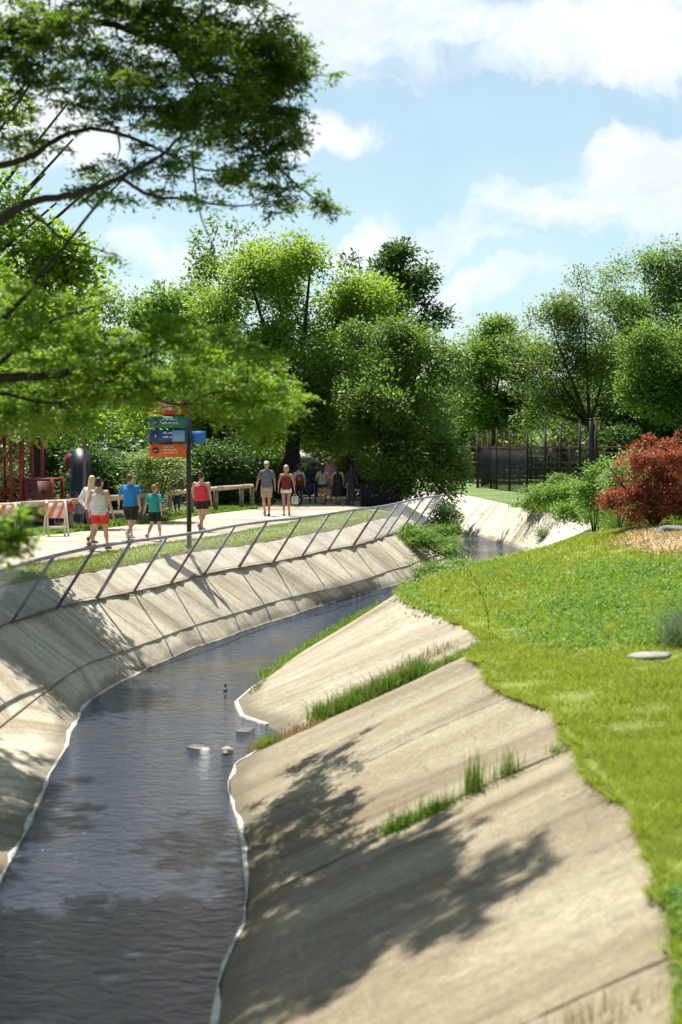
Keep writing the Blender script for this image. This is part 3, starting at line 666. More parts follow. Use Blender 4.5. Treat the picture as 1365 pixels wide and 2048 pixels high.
# right side trees
RT = [('fresh green tree at the left end of the far right treeline', 985, 100, [(1005, 690, 100, 50, 50, 2.5), (960, 740, 100, 45, 42, 2.4), (1040, 740, 101, 60, 50, 2.5), (960, 820, 100, 60, 50, 2.6), (1030, 830, 100, 70, 45, 2.6)], LF_BLUE, 700, .3, (985, 850)),
      ('sparse airy tree with forked trunk showing through, in the middle of the right treeline', 1185, 88, [(1110, 670, 88, 60, 60, 2), (1170, 650, 88, 60, 70, 2), (1120, 760, 88, 70, 60, 2), (1210, 740, 88, 60, 60, 2), (1060, 730, 90, 45, 50, 2), (1160, 820, 90, 70, 40, 2), (1090, 820, 88, 60, 35, 1.8)], LF_OLIVE, 420, .24, (1180, 840)),
      ('tallest tree at the upper right with open feathery top', 1290, 92, [(1290, 560, 92, 85, 50, 2.5), (1240, 620, 92, 60, 60, 2.5), (1340, 640, 92, 80, 80, 2.5), (1270, 700, 92, 80, 60, 2.5), (1220, 720, 92, 60, 60, 2.5), (1300, 790, 92, 80, 60, 2.5), (1400, 560, 92, 60, 60, 2.5)], LF_BLUE, 720, .26, (1290, 790)),
      ('bright green tree at the right edge above the red bush', 1345, 78, [(1360, 700, 78, 70, 60, 2), (1330, 780, 78, 70, 50, 2), (1420, 760, 78, 80, 90, 2)], LF_BLUE, 520, .26, (1350, 830)),
      ('dark tree shading the ground behind the tall enclosure posts', 1230, 104, [(1230, 780, 104, 90, 60, 3), (1320, 820, 104, 90, 50, 3), (1140, 800, 106, 70, 55, 3), (1290, 860, 104, 110, 30, 3)], LF_DARK, 620, .32, (1230, 850)),
      ('small yellow green tree in the gap between the two treelines', 920, 118, [(905, 760, 118, 50, 40, 2.5), (945, 770, 118, 40, 40, 2.5), (890, 720, 118, 35, 20, 2)], LF_PALE, 200, .3, (920, 830)),
      ('hazy willow like tree right beside the creek bend crown', 885, 108, [(880, 790, 108, 40, 50, 2.5), (930, 830, 108, 50, 50, 2.5), (900, 860, 108, 45, 30, 2.5)], LF_FRESH, 330, .3, (900, 860))]
for lab, px, d, lobes, m_, ncl, leaf, top in RT:
    T('broadleaf_tree', lab, px, 0, d, [(l[0], l[1], l[2], l[3] * 1.18, l[4] * 1.08, l[5]) for l in lobes], int(ncl * 1.45), 54, leaf * .72, .5, m_, r=.26, top=top, zb=-.25, twigs=200, r_end=.03, group='trees beyond the right bank')
for (px, py, d, rx, ry, m_, lab) in [(1010, 900, 112, 90, 35, LF_OLIVE, 'olive undergrowth behind the left part of the enclosure'), (1130, 905, 110, 90, 35, LF_DARK, 'dark undergrowth behind the middle of the enclosure'),
        (1250, 900, 100, 80, 45, LF_DARK, 'dark undergrowth between the tall posts and the red bush'), (1350, 880, 90, 70, 60, LF_DARK, 'dark undergrowth behind the top of the red bush'), (915, 900, 110, 50, 40, LF_FRESH, 'light undergrowth in the gap behind the rail fence')]:
    bx = D(px, py, d)
    bush('shrub', lab, (bx[0], d, -.25), [(px, py, d, rx, ry, 2), (px - rx * .5, py + ry * .4, d, rx * .6, ry * .6, 2), (px + rx * .5, py + ry * .35, d, rx * .6, ry * .65, 2)], 230, 34, .3, .5, m_, twigs=40, group='undergrowth behind the enclosure')
# far woodland
wd = Part(); n_ = 1500
a = rng.uniform(-75, 75, n_); rr = rng.uniform(128, 150, n_); cl = np.stack([rr * np.sin(np.radians(a)), rr * np.cos(np.radians(a)), -0.3 + rng.random(n_) ** .8 * (7 + 2.5 * np.sin(a * .4) + 1.5 * np.sin(a * 1.1))], 1)
k = np.repeat(np.arange(n_), 30); leafquads(wd, cl[k] + rng.normal(size=(len(k), 3)) * [1.3, 1.3, .9], .75, .6)
n_ = 1700; a = np.concatenate([rng.uniform(-45, 1, 1100), rng.uniform(1, 26, 600)]); rr = np.where(a < 1, rng.uniform(84, 94, n_), rng.uniform(118, 126, n_))
cl = np.stack([rr * np.sin(np.radians(a)), rr * np.cos(np.radians(a)), -0.3 + rng.random(n_) * (5.5 + 1.2 * np.sin(a * .9) + .8 * np.sin(a * 2.3))], 1); k = np.repeat(np.arange(n_), 30)
for sel, mt_, lab_ in ((a < 1, LF_DARK, 'dark thicket behind the path and the playground'), (a >= 1, LF_FRESH, 'green thicket behind the enclosure, sunlight put into its lighter leaf colour')):  # right part gets a lighter leaf colour in place of sunlight
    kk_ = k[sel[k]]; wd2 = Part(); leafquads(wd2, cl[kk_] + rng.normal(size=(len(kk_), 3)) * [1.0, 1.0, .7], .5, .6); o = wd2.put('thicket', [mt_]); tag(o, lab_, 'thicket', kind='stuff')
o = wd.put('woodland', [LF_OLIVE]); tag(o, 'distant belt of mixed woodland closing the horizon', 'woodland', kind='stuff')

# foreground tree, from the left (feathery compound leaves)
def sprays(mb, cl, nt, npair, L, leaf, droop=.25):
    n = len(cl); k = np.repeat(np.arange(n), nt); d = rng.normal(size=(len(k), 3)); d[:, 2] = d[:, 2] * .4 - droop; d /= np.linalg.norm(d, axis=1)[:, None]
    tt = rng.random((len(k), npair)) ; t = tt.reshape(-1) * L * np.repeat(rng.uniform(.5, 1.3, len(k)), npair)
    kk = np.repeat(np.arange(len(k)), npair); c = cl[k[kk]] + d[kk] * t[:, None] + [0, 0, -1] * (t[:, None] ** 2) * .6
    perp = np.cross(d[kk], [0, 0, 1.]); perp *= rng.choice([-1, 1], len(kk))[:, None]
    leafquads(mb, c, leaf, .34, .4, dirs=perp * 1.2 + d[kk] * .6)
fore = thing('locust_tree', 'near tree outside the left edge, feathery boughs hanging across the upper left of the view', 'tree', (-7.2, 14.6, 0))
px_l = lambda pts: [D(*p) for p in pts]
trunk = [([(-7.2, 14.6, -.2), (-7.0, 14.7, 2), (-6.7, 14.8, 5), (-6.3, 15, 8.5)], [.30, .24, .2, .12])]
FL = trunk + [
 (([(-6.95, 14.7, 2.2)] + px_l([(-180, 800, 14.6), (0, 756, 14.8), (90, 752, 15), (160, 738, 15.1), (235, 728, 15.3), (330, 700, 15.5), (425, 668, 15.8)])), [.10, .07, .052, .045, .035, .03, .018, .01]),
 (px_l([(235, 728, 15.3), (262, 748, 15.3), (295, 778, 15.3), (325, 803, 15.4), (375, 808, 15.5), (410, 790, 15.6), (480, 778, 15.8)]), [.024, .022, .018, .016, .014, .012, .006]),
 (px_l([(160, 738, 15.1), (225, 705, 15.3), (305, 682, 15.5)]), [.022, .014, .006]),
 (px_l([(-100, 790, 14.8), (0, 786, 14.9), (90, 805, 15), (175, 795, 15.2)]), [.03, .022, .014, .006]),
 (([(-6.85, 14.75, 3.2)] + px_l([(-150, 800, 15.4), (0, 722, 15.5), (60, 668, 15.6), (120, 635, 15.7), (230, 600, 15.9)])), [.08, .05, .032, .026, .02, .008]),
 (([(-6.75, 14.8, 4.0)] + px_l([(-150, 510, 14), (0, 440, 14.2), (60, 405, 14.3), (150, 388, 14.5), (240, 355, 14.7), (310, 320, 14.9), (350, 285, 15), (395, 230, 15.2)])), [.12, .075, .045, .040, .034, .028, .021, .016, .009]),
 (px_l([(245, 358, 14.7), (300, 390, 14.8), (370, 398, 15), (470, 412, 15.3), (560, 400, 15.6)]), [.02, .02, .015, .01, .005]),
 (px_l([(385, 300, 15), (388, 350, 15), (396, 400, 15), (408, 450, 15), (432, 500, 15)]), [.014, .013, .01, .007, .004]),
 (px_l([(-60, 700, 15), (45, 600, 15), (80, 550, 15), (140, 478, 15), (200, 405, 14.9), (255, 350, 14.8)]), [.035, .026, .022, .018, .014, .01]),
 (px_l([(55, 420, 14.3), (130, 480, 14.6), (175, 492, 14.7), (245, 515, 15)]), [.018, .014, .01, .004]),
 (([(-6.6, 14.9, 5.2)] + px_l([(-160, 370, 15), (0, 330, 15.1), (60, 315, 15.2), (120, 275, 15.3), (200, 258, 15.5), (300, 290, 15.7), (410, 340, 16), (520, 330, 16.3)])), [.1, .06, .036, .034, .028, .022, .018, .012, .006]),
 (([(-6.45, 15, 6.6)] + px_l([(-150, 150, 15), (0, 70, 15), (160, 40, 15.2), (340, 90, 15.6), (520, 170, 16), (640, 150, 16.3)])), [.1, .06, .05, .04, .028, .016, .008]),
 (px_l([(160, 40, 15.2), (280, -60, 15.4), (430, -120, 15.8), (600, -120, 16)]), [.03, .024, .014, .008]),
 (px_l([(340, 90, 15.6), (430, 210, 15.9), (520, 300, 16.2), (620, 390, 16.4), (690, 430, 16.6)]), [.022, .018, .013, .009, .005])]
up_l = [pxlobe(*l) for l in [(50, 90, 15.2, 110, 80, .9), (60, 300, 15.4, 90, 35, .6), (250, 330, 15.4, 90, 30, .5), (470, 350, 16, 80, 35, .6), (560, 130, 16, 70, 80, .7), (170, 60, 15, 240, 110, 1.2), (430, 110, 15.6, 190, 140, 1.3), (280, 215, 15, 190, 60, 1.0), (545, 130, 16, 70, 90, .8), (510, 290, 16, 100, 90, .9), (590, 390, 16.3, 75, 50, .6), (660, 430, 16.5, 40, 18, .3),
        (420, -90, 15.6, 260, 90, 1.3), (80, 190, 15, 110, 50, .9), (-150, 200, 15, 160, 200, 1.3), (650, 155, 16.4, 22, 16, .2), (520, 210, 16, 90, 60, .8), (400, 230, 15.6, 60, 60, .6)]]
lo_l = [pxlobe(*l) for l in [(100, 690, 15.3, 130, 55, 1.1), (330, 690, 15.3, 150, 55, 1.0), (470, 700, 15.6, 75, 60, .8), (230, 780, 15.3, 200, 55, 1.2), (450, 835, 15.7, 120, 45, .9), (60, 840, 14.9, 100, 45, .9), (570, 825, 16, 55, 22, .5),
        (230, 585, 15.8, 60, 22, .4), (-180, 800, 15, 200, 120, 1.4), (230, 520, 15, 50, 18, .3), (200, 380, 14.8, 70, 25, .3), (350, 400, 15, 90, 22, .4), (60, 600, 15, 60, 30, .5), (380, 320, 15, 80, 30, .4), (500, 880, 15.8, 60, 22, .5), (540, 720, 15.8, 30, 22, .4), (30, 560, 15, 50, 25, .4)]]
lo_l += [pxlobe(*l) for l in [(-150, 620, 19, 160, 90, 1.6), (-120, 560, 21.5, 140, 80, 1.5), (-120, 740, 18, 120, 80, 1.4), (350, 760, 16.8, 150, 40, 1.2), (480, 800, 16.5, 110, 40, 1.0), (565, 800, 19.5, 70, 30, .9), (480, 775, 19, 80, 40, 1.0), (-20, 700, 20.5, 90, 60, 1.0), (400, 740, 18.5, 110, 50, 1.0), (-60, 760, 19, 150, 60, 1.0), (440, 760, 17.5, 120, 60, 1.2), (300, 800, 18, 120, 50, 1.2), (540, 790, 17.5, 50, 30, .8)]]
def proj(c):
    d = c - [0, 0, CAMZ]; yc = d[:, 1] * math.cos(PITCH) - d[:, 2] * math.sin(PITCH); zc = d[:, 1] * math.sin(PITCH) + d[:, 2] * math.cos(PITCH)
    return 682.5 + FPX * d[:, 0] / yc, 1024 - FPX * zc / yc
def thin(c, boxes):                       # boughs grow unevenly: open windows between them
    px, py = proj(c); keep = np.ones(len(c), bool)
    for x0, y0, x1, y1, pr_ in boxes: keep &= ~((px > x0) & (px < x1) & (py > y0) & (py < y1) & (rng.random(len(c)) < pr_))
    return c[keep]
cu = np.concatenate([lobe_pts(up_l, 300, 2.6), sub_lobes(up_l, 800)]); clo = np.concatenate([lobe_pts(lo_l, 130, 2.6), sub_lobes(lo_l, 1300)])
clo = thin(clo, [(285, 785, 425, 845, .62), (285, 845, 425, 935, .96), (-20, 865, 285, 1000, .8), (190, 400, 420, 560, .75), (420, 870, 700, 960, .6)])
cu = thin(cu, [(620, 170, 760, 380, .6), (180, 420, 420, 520, .5), (60, 150, 170, 260, .7)]); rng.shuffle(cu); rng.shuffle(clo)
xs = D(15, 1075, 10.0); extra = lobe_pts([(xs, (.10, .1, .12)), (xs + [.05, 0, .18], (.1, .1, .06))], 14)
FL.append(([np.array((-7.0, 14.6, 2.0)), D(-500, 1000, 11.5), D(-120, 1090, 10.4), D(10, 1040, 10)], [.05, .03, .014, .005]))
tb = Part(); branches(tb, FL, np.concatenate([cu[:420], clo[:400], extra]), .005, 4, .12); tb.put('trunk', [BARK], fore, smooth=True)
lb = Part(); sprays(lb, cu, 13, 9, .20, .066); lb.put('crown', [LF_FORE_SHADE], fore, label='upper foliage with shade put into its darker leaf colour')
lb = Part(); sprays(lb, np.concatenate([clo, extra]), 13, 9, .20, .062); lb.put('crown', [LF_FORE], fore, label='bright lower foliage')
# mid distance tree at left (sharper leaves, shades the left bank)
mid = [pxlobe(*l) for l in [(20, 230, 28, 60, 55, .9), (70, 360, 28.5, 60, 40, .8), (20, 420, 28, 90, 60, 1), (90, 520, 28, 60, 50, .8), (10, 560, 28, 60, 50, .9), (-150, 420, 28, 120, 220, 1.6), (120, 620, 28.5, 70, 40, .9), (20, 690, 28.5, 120, 50, 1.1), (-80, 780, 29, 120, 60, 1.3), (100, 780, 29, 90, 45, 1.0), (130, 420, 28.5, 45, 25, .5), (60, 300, 28, 80, 45, .8), (110, 560, 28, 80, 45, .9), (40, 470, 28, 80, 50, .9), (60, 765, 28, 130, 45, 1.2), (50, 735, 28.6, 110, 60, 1.5), (0, 735, 29.5, 120, 60, 1.5), (110, 700, 28, 60, 60, 1.4), (60, 660, 29.5, 90, 50, 1.4), (-60, 820, 27, 120, 50, 1.2), (130, 740, 29, 60, 40, 1)]]
tree('broadleaf_tree', 'mid distance tree at the left edge, its crisp leaves behind the feathery boughs', 'tree', (-13.2, 31, 0),
     simple_limbs((-13.2, 31, 0), (-11.5, 30, 3.6), mid, .2), mid, 1150, 34, .14, .22, LF_MAPLE, twigs=200, r_end=.012)

# ------------------------------------------------------------------ bushes and plants on the right and along the creek
rb = D(1310, 970, 35); rbz = float(gz(rb[0], 35))
tree('barberry_bush', 'large rust red bush on the mulch bed at the right edge', 'bush', (rb[0], 35, rbz),
     [([np.array((rb[0], 35, rbz)), np.array((rb[0] + a, 35 + b, rbz + .8)), np.array((rb[0] + 2 * a, 35 + 2 * b, rbz + h))], [.03, .02, .008]) for a, b, h in [(-.6, 0, 1.6), (-.3, .2, 1.9), (.1, -.2, 1.9), (.4, .1, 2), (-.5, -.3, 1.1), (.6, 0, 1.8)]],
     [pxlobe(*l) for l in [(1330, 955, 35, 75, 55, .9), (1290, 1000, 35, 70, 34, .9), (1265, 945, 35, 40, 30, .6), (1385, 940, 35, 80, 65, 1), (1255, 890, 35, 30, 9, .2), (1235, 875, 35, 14, 6, .15), (1310, 885, 35, 22, 20, .3), (1350, 878, 35, 26, 16, .3), (1225, 985, 35, 38, 9, .3), (1205, 1000, 35, 30, 6, .2), (1240, 1015, 35, 34, 16, .4), (1340, 1015, 35, 70, 28, .8), (1300, 1030, 35, 60, 18, .8), (1370, 1030, 35, 60, 20, .8), (1250, 1000, 35, 40, 22, .6)]],
     1050, 44, .066, .085, LF_RED, twigs=350, r_end=.006, parts=('stem', 'foliage'), flat=.7)
def gp(px, py):                        # point on the right-hand ground seen at a pixel
    d = ray(px, py)
    for y in np.arange(6, 70, .1):
        p = np.array([0, 0, CAMZ]) + d * y
        if p[2] <= float(gz(p[0], y)): return np.array([p[0], y, float(gz(p[0], y))])
    return p
for (lab, px, py, d, lobes, leaf, m_, n_) in [
    ('bright green upright sapling left of the red bush', 1190, 1020, 43, [(1190, 960, 43, 22, 30, .4), (1170, 985, 43, 24, 28, .4), (1205, 930, 43, 10, 14, .2), (1180, 1010, 43, 24, 14, .4)], .09, LF_FRESH, 110),
    ('light green bush rising behind the red bush', 1240, 1000, 40, [(1245, 935, 40, 32, 30, .6), (1230, 965, 40, 30, 30, .6), (1275, 920, 40, 22, 16, .4)], .08, LF_PALE, 110),
    ('round bushy green weeds at the top of the far bank', 1100, 1000, 60, [(1085, 990, 60, 40, 15, 1), (1130, 985, 59, 40, 16, 1), (1060, 1000, 60, 20, 9, .5)], .12, LF_FRESH, 130),
    ('green bush at the foot of the rusty posts', 1120, 985, 66, [(1120, 968, 66, 45, 17, 1), (1150, 980, 64, 30, 15, .8)], .14, LF_BLUE, 110),
    ('low bright weeds right of the far concrete bank', 1150, 1020, 52, [(1150, 1015, 52, 45, 16, .8), (1185, 1030, 50, 26, 12, .6)], .1, LF_FRESH, 110)]:
    b = D(px, py, d); b[2] = -.32 if d > 45 else float(gz(b[0], d))
    bush('bush', lab, b, lobes, n_, 34, leaf, .16, m_, twigs=40, r=.02, r_end=.006, group='green bushes beyond the lawn')
# vines on the left bank
vb = D(850, 1090, 49); vb[2] = -1.0
bush('creeper', 'pile of yellow green creeper spilling down the left bank below the fence end', vb,
     [(820, 1066, 50, 45, 15, 1), (860, 1085, 49, 45, 18, 1), (895, 1105, 48.5, 34, 17, .8), (800, 1075, 50, 30, 12, .8), (915, 1125, 47, 22, 12, .6), (880, 1060, 52, 40, 12, .8)], 330, 34, .085, .15, LF_FRESH, cat='creeper', up=.8, flat=.5, twigs=60, r=.02, r_end=.006)
vb = D(850, 1150, 46); vb[2] = -1.75
bush('creeper', 'loose trailing green stems reaching over the water edge', vb,
     [(840, 1150, 46, 22, 12, .5), (870, 1135, 46, 25, 12, .5), (815, 1128, 46.5, 16, 7, .3), (895, 1150, 45, 18, 8, .4)], 55, 26, .075, .13, LF_FRESH, cat='creeper', twigs=50, r=.012, r_end=.005)
vb = D(885, 1040, 53); vb[2] = -1.0
bush('bush', 'dark shadowed bush in the bank under the end of the fence', vb, [(888, 1030, 53.5, 24, 26, .8), (900, 1060, 53, 24, 18, .7)], 110, 34, .11, .18, LF_DARK, twigs=30, r=.02, r_end=.006)
for k_, (px, py, s_) in enumerate([(983, 1040, 22), (1014, 1025, 12), (915, 1036, 8), (1125, 1065, 14), (1085, 1075, 12), (1075, 1035, 22)]):
    d = 62 - (px - 900) * .05; b = P(px, py, 3.9 if k_ != 5 else 3.3); d = b[1]
    bush('weed_plant', ['bushy weed in the middle of the far concrete slope', 'small weed above the bushy one on the far slope', 'tiny weed at the left of the far slope', 'weed growing near the top right of the far slope', 'small weed between the far concrete slabs', 'leafy pale weed at the crest of the far slope'][k_], b, [(px, py - s_ * .6, d, s_, s_ * .6, .3)], 24, 26, .08, .13, LF_OLIVE if k_ % 2 == 0 else LF_FRESH, cat='weed', twigs=15, r=.01, r_end=.004, group='weeds on the far concrete slope')
# tufts and seams on the right slope
def tuft(name, label, pts, spread, n, h, w, mat, cat='grass tuft', lean=.4, group=None, b=None):
    pts = np.array(pts); i = rng.random(n) * (len(pts) - 1); i0 = i.astype(int); f = (i - i0)[:, None]
    p = pts[i0] * (1 - f) + pts[np.minimum(i0 + 1, len(pts) - 1)] * f
    q = rng.normal(size=(n, 3)) * spread; q[:, 2] = 0; p = p + q - [0, 0, .02]
    hh = h * (.75 + .35 * np.sin(i * 5) + .2 * np.sin(i * 11)) if not np.isscalar(h) else h * (.75 + .25 * np.sin(i * 5)) * rng.uniform(.6, 1.2, n)
    m_ = Part(); blades(m_, p, hh, w, lean, 2); m_.v = m_.v
    o = m_.put(name, [mat]); c = p.mean(0)
    o.data.transform(Matrix.Translation(Vector(-c))); o.location = c
    return tag(o, label, cat, group)
sp = lambda y, a, b, n=8: [slope_pt(y, s) for s in np.linspace(a, b, n)]
tuft('grass_tuft', 'long band of tall grass growing along the seam between the two concrete slopes', sp(20.95, .30, .78), .11, 5200, .30, .011, GR_TUFT, lean=.55)
tuft('grass_tuft', 'thin line of grass along the upper part of the seam below the lawn', sp(20.95, -.02, .34), .07, 1700, .14, .012, GR_WEED, lean=.6)
tuft('grass_tuft', 'dry straw coloured grass fringe on the creek side of the seam', sp(20.4, .72, 1.0), .12, 1500, .10, .010, GR_DRY, lean=.9)
tuft('grass_tuft', 'small bright green tuft at the water edge beside the dry fringe', [slope_pt(20.35, .93), slope_pt(20.6, .97)], .08, 700, .17, .012, GR_WEED, lean=.6)
tuft('grass_tuft', 'fresh green tuft sprouting from the crack in the near slope', sp(13.85, .38, .58), .045, 650, .16, .012, GR_WEED, lean=.5)
tuft('grass_tuft', 'wispy pale stalks standing along the crack in the near slope', sp(13.85, .16, .55), .06, 260, .30, .006, GR_TUFT, lean=.18)
tuft('weed_plant', 'tall thin pale green stalk rising from the crack in the near slope', [slope_pt(13.9, .30)] * 2, .05, 90, .44, .010, GR_TUFT, 'weed', .14)
tuft('weed_plant', 'shorter pale green stalk near the top of the crack', [slope_pt(13.9, .19)] * 2, .05, 80, .28, .010, GR_TUFT, 'weed', .2)
tuft('grass_tuft', 'tiny green sprig at the upper end of the crack beside the lawn', [slope_pt(13.9, .04)] * 2, .05, 90, .1, .009, GR_WEED)
tuft('grass_tuft', 'low band of green grass along the far water edge of the second slope', [RW[int((y + 6) / .25)] + [.12, 0, .05] for y in np.arange(26.5, 45, 1.)], .09, 4200, .16, .022, GR_WEED, lean=.6)
tuft('grass_tuft', 'olive moss and grass strip on the lower edge of the second slope', [RW[int((y + 6) / .25)] + [.3, 0, .12] for y in np.arange(24.5, 36, 1.)], .12, 1800, .06, .02, GR_TUFT, lean=.9)
tuft('weed_plant', 'brownish sparse weeds on the second slope above the grass band', [slope_pt(22.0, s) for s in np.linspace(.12, .4, 6)], .12, 420, .16, .008, GR_DRY, 'weed', .5)
tuft('weed_plant', 'blurred straw coloured weeds at the bottom right of the near slope', [slope_pt(7.75, s) for s in np.linspace(.10, .30, 5)], .1, 170, .22, .008, GR_DRY, 'weed', .4)
fwd = Part(); n_ = 26000; i = rng.integers(len(yy) - 30, len(yy) + 22, n_); w_ = rng.random(n_) ** 1.5 * 9; b_ = RC[i] + np.stack([w_ * np.cos(ang[i]), w_ * np.sin(ang[i]), 0 * w_ + .02], 1) + rng.normal(size=(n_, 3)) * [.3, .3, 0]
blades(fwd, b_, .22 + .22 * np.abs(np.sin(b_[:, 0] * 1.3 + b_[:, 1] * .7)), .07, .6); o = fwd.put('far_weeds', [GR_TUFT]); tag(o, 'rough weeds and grass between the far bank and the rusty posts', 'weeds', kind='stuff')
# lush weeds patches on the lawn
gcv = Part(); c = []
for _ in range(2300):
    px, py = rng.uniform(940, 1400), rng.uniform(1125, 1300)
    if (px - 940) / 460 + (1300 - py) / 420 < .25 + rng.random() * .55 or math.sin(px * .021 + py * .033) + math.sin(px * .05 - py * .04) < rng.normal(-.5, .8): continue
    if px > 1230 and py > 1290: continue
    c.append(gp(px, py))
c = np.array(c); k = np.repeat(np.arange(len(c)), 16); 
leafquads(gcv, c[k] + rng.normal(size=(len(k), 3)) * [.16, .22, .035] + [0, 0, .05], .065, .5, .6)
blades(gcv, c[np.repeat(np.arange(len(c)), 7)] + rng.normal(size=(len(c) * 7, 3)) * [.2, .28, 0], np.full(len(c) * 7, .13), .02, .6)
e = lawn_pts(420, 6.3, 9.2, lambda y: .35 + 0 * y); k = np.repeat(np.arange(len(e)), 9); leafquads(gcv, e[k] + rng.normal(size=(len(k), 3)) * [.06, .08, .03] + [-.02, 0, .06], .05, .6, .8)
e = np.stack([crx(yy[120:200]) + .1, yy[120:200], gz(crx(yy[120:200]) + .1, yy[120:200])], 1); k = np.repeat(np.arange(len(e)), 30); leafquads(gcv, e[k] + rng.normal(size=(len(k), 3)) * [.16, .2, .05] + [0, 0, .06], .08, .5, .7)
o = gcv.put('ground_cover', [GR_WEED]); tag(o, 'lush darker green ground cover spreading over the lawn below the mulch bed', 'ground cover', kind='stuff')
# mulch bed
mm = Part(); c0 = gp(1330, 1075); nx = 26
X_, Y_ = np.meshgrid(np.linspace(-1, 1, nx), np.linspace(-1, 1, nx)); th = 1 + .12 * np.sin(5 * np.arctan2(Y_, X_)); 
gx, gy = c0[0] + 1.1 * X_ * th * np.sqrt(1 - .4 * Y_ ** 2), c0[1] - .1 + 3.2 * Y_ * np.sqrt(1 - .45 * X_ ** 2)
V = np.stack([gx, gy, gz(gx, gy) + .055 - .06 * np.clip((X_ ** 2 + Y_ ** 2), 0, 2) ** 2], -1).reshape(-1, 3)
ii = np.arange(nx * nx).reshape(nx, nx); q = np.stack([ii[:-1, :-1], ii[:-1, 1:], ii[1:, 1:], ii[1:, :-1]], -1).reshape(-1, 4); mm.add(V, q=q)
o = mm.put('mulch_bed', [MULCH]); tag(o, kind='structure')
mc = Part(); ci = rng.integers(0, len(V), 9000); leafquads(mc, V[ci] + rng.normal(size=(9000, 3)) * [.05, .12, .012] + [0, 0, .02], .055, .45, 1.2)
CHIP = leafmat('wood_chip', (.25, .13, .05), (.62, .46, .26), (.3, .2, .1), .1)
o = mc.put('mulch_chips', [CHIP]); tag(o, 'tan wood chip mulch spread under the red bush', 'mulch', kind='stuff')
# rocks
ROCK = simple('rock', (.30, .28, .26), .9, .35, 4, .9)
def rock(label, c, r, mat=ROCK, seed=0, name='rock', cat='rock'):
    mb = Part(); mb.blob((0, 0, 0), (1, 1, 1), 22); v = mb.v[0]; g = np.random.default_rng(seed); ph = g.uniform(0, 6, 6)
    f = 1 + .14 * np.sin(v[:, 0] * 3 + ph[0]) + .12 * np.sin(v[:, 1] * 4 + ph[1]) + .10 * np.sin(v[:, 2] * 5 + v[:, 0] * 3 + ph[2]) + .05 * np.sin(v[:, 0] * 11 + v[:, 1] * 9)
    mb.v[0] = v * f[:, None] * np.array(r); o = link(name, mb.mesh(name, [mat], False)); o.location = c; o.rotation_euler = (0, 0, g.uniform(0, 3)); return tag(o, label, cat)
p = gp(1300, 1315); rock('flat pale grey rock in the lawn near the right edge', p + [0, 0, .0], (.30, .24, .07), simple('pale_rock', (.26, .25, .21), .9, .3, 6, .7), 1)
p = gp(1350, 1068); rock('grey boulder on the mulch under the red bush', p + [0, .3, .03], (.5, .35, .13), simple('boulder', (.17, .165, .16), .9, .35, 4, .9), 2)
rock('brown and white stone breaking the water beside the green tuft', P(455, 1503, 4.47), (.12, .09, .06), simple('river_stone', (.38, .28, .22), .7, .4, 14, .6), 3, 'stone', 'stone')
rock('flat wet stone just above the water left of the small stone', P(400, 1495, 4.50), (.20, .13, .028), simple('wet_stone', (.10, .085, .05), .35, .4, 9, .5), 4, 'stone', 'stone')
rock('dark flat stone in the shallows in front of the second slope', P(492, 1460, 4.50), (.17, .12, .022), simple('dark_stone', (.07, .05, .03), .5, .4, 9, .5), 5, 'stone', 'stone')
rock('rust brown lump on the lower edge of the second slope', P(637, 1299, 4.36), (.06, .05, .09), simple('rusty_lump', (.18, .07, .03), .8, .4, 14, .5), 6, 'stone', 'stone')
# bare stick in the lawn
stk = Part(); stk.tube(cr([gp(978, 1262), gp(978, 1262) + [-.02, .1, .30], gp(978, 1262) + [-.16, .3, .72], gp(978, 1262) + [-.38, .5, 1.02]], 6), np.linspace(.008, .002, 19), 5); 
for j in range(14): 
    b_ = gp(978, 1262) + [-.02 - .025 * j * j / 14, .1 + .02 * j, .1 + .06 * j]; stk.tube([b_, b_ + [.03 * (-1) ** j, 0, .03]], [.003, .001], 3)
o = stk.put('dry_stalk', [BARK]); tag(o, 'thin bare brown stalk arching up from the lawn edge', 'stalk')
# ornamental grey grass at right edge
p = gp(1365, 1290); tuft('ornamental_grass', 'grey green clump of fine arching grass at the right edge', [p, p + [.3, 0, .02]], .13, 2600, .5, .008, leafmat('grey_blade', (.12, .16, .08), (.26, .32, .18), (.3, .4, .2), .3), 'ornamental grass', .75)
# bird standing in the shallows
bd = thing('bird', 'small dark bird standing in the shallows beside the tip of the second slope', 'bird', P(451, 1396, HW))
o0 = root_loc(bd); DK = simple('dark_feather', (.02, .02, .022), .6, .3, 20)
b = Part(); b.blob(o0 + [0, 0, .13], (.035, .075, .04), 12, rot=Matrix.Rotation(.7, 3, 'X')); b.tube([o0 + [0, .03, .16], o0 + [0, .05, .2], o0 + [0, .055, .22]], [.022, .018, .02], 8); b.blob(o0 + [0, .06, .225], .024, 8); b.tube([o0 + [0, .08, .225], o0 + [0, .115, .22]], [.008, .001], 5); b.tube([o0 + [0, -.05, .09], o0 + [0, -.12, .03]], [.022, .008], 6)
b.tube([o0 + [.015, 0, .11], o0 + [.015, 0, -.02]], .004, 5); b.tube([o0 + [-.015, 0, .11], o0 + [-.015, 0, -.02]], .004, 5); b.put('body', [DK], bd, smooth=True)

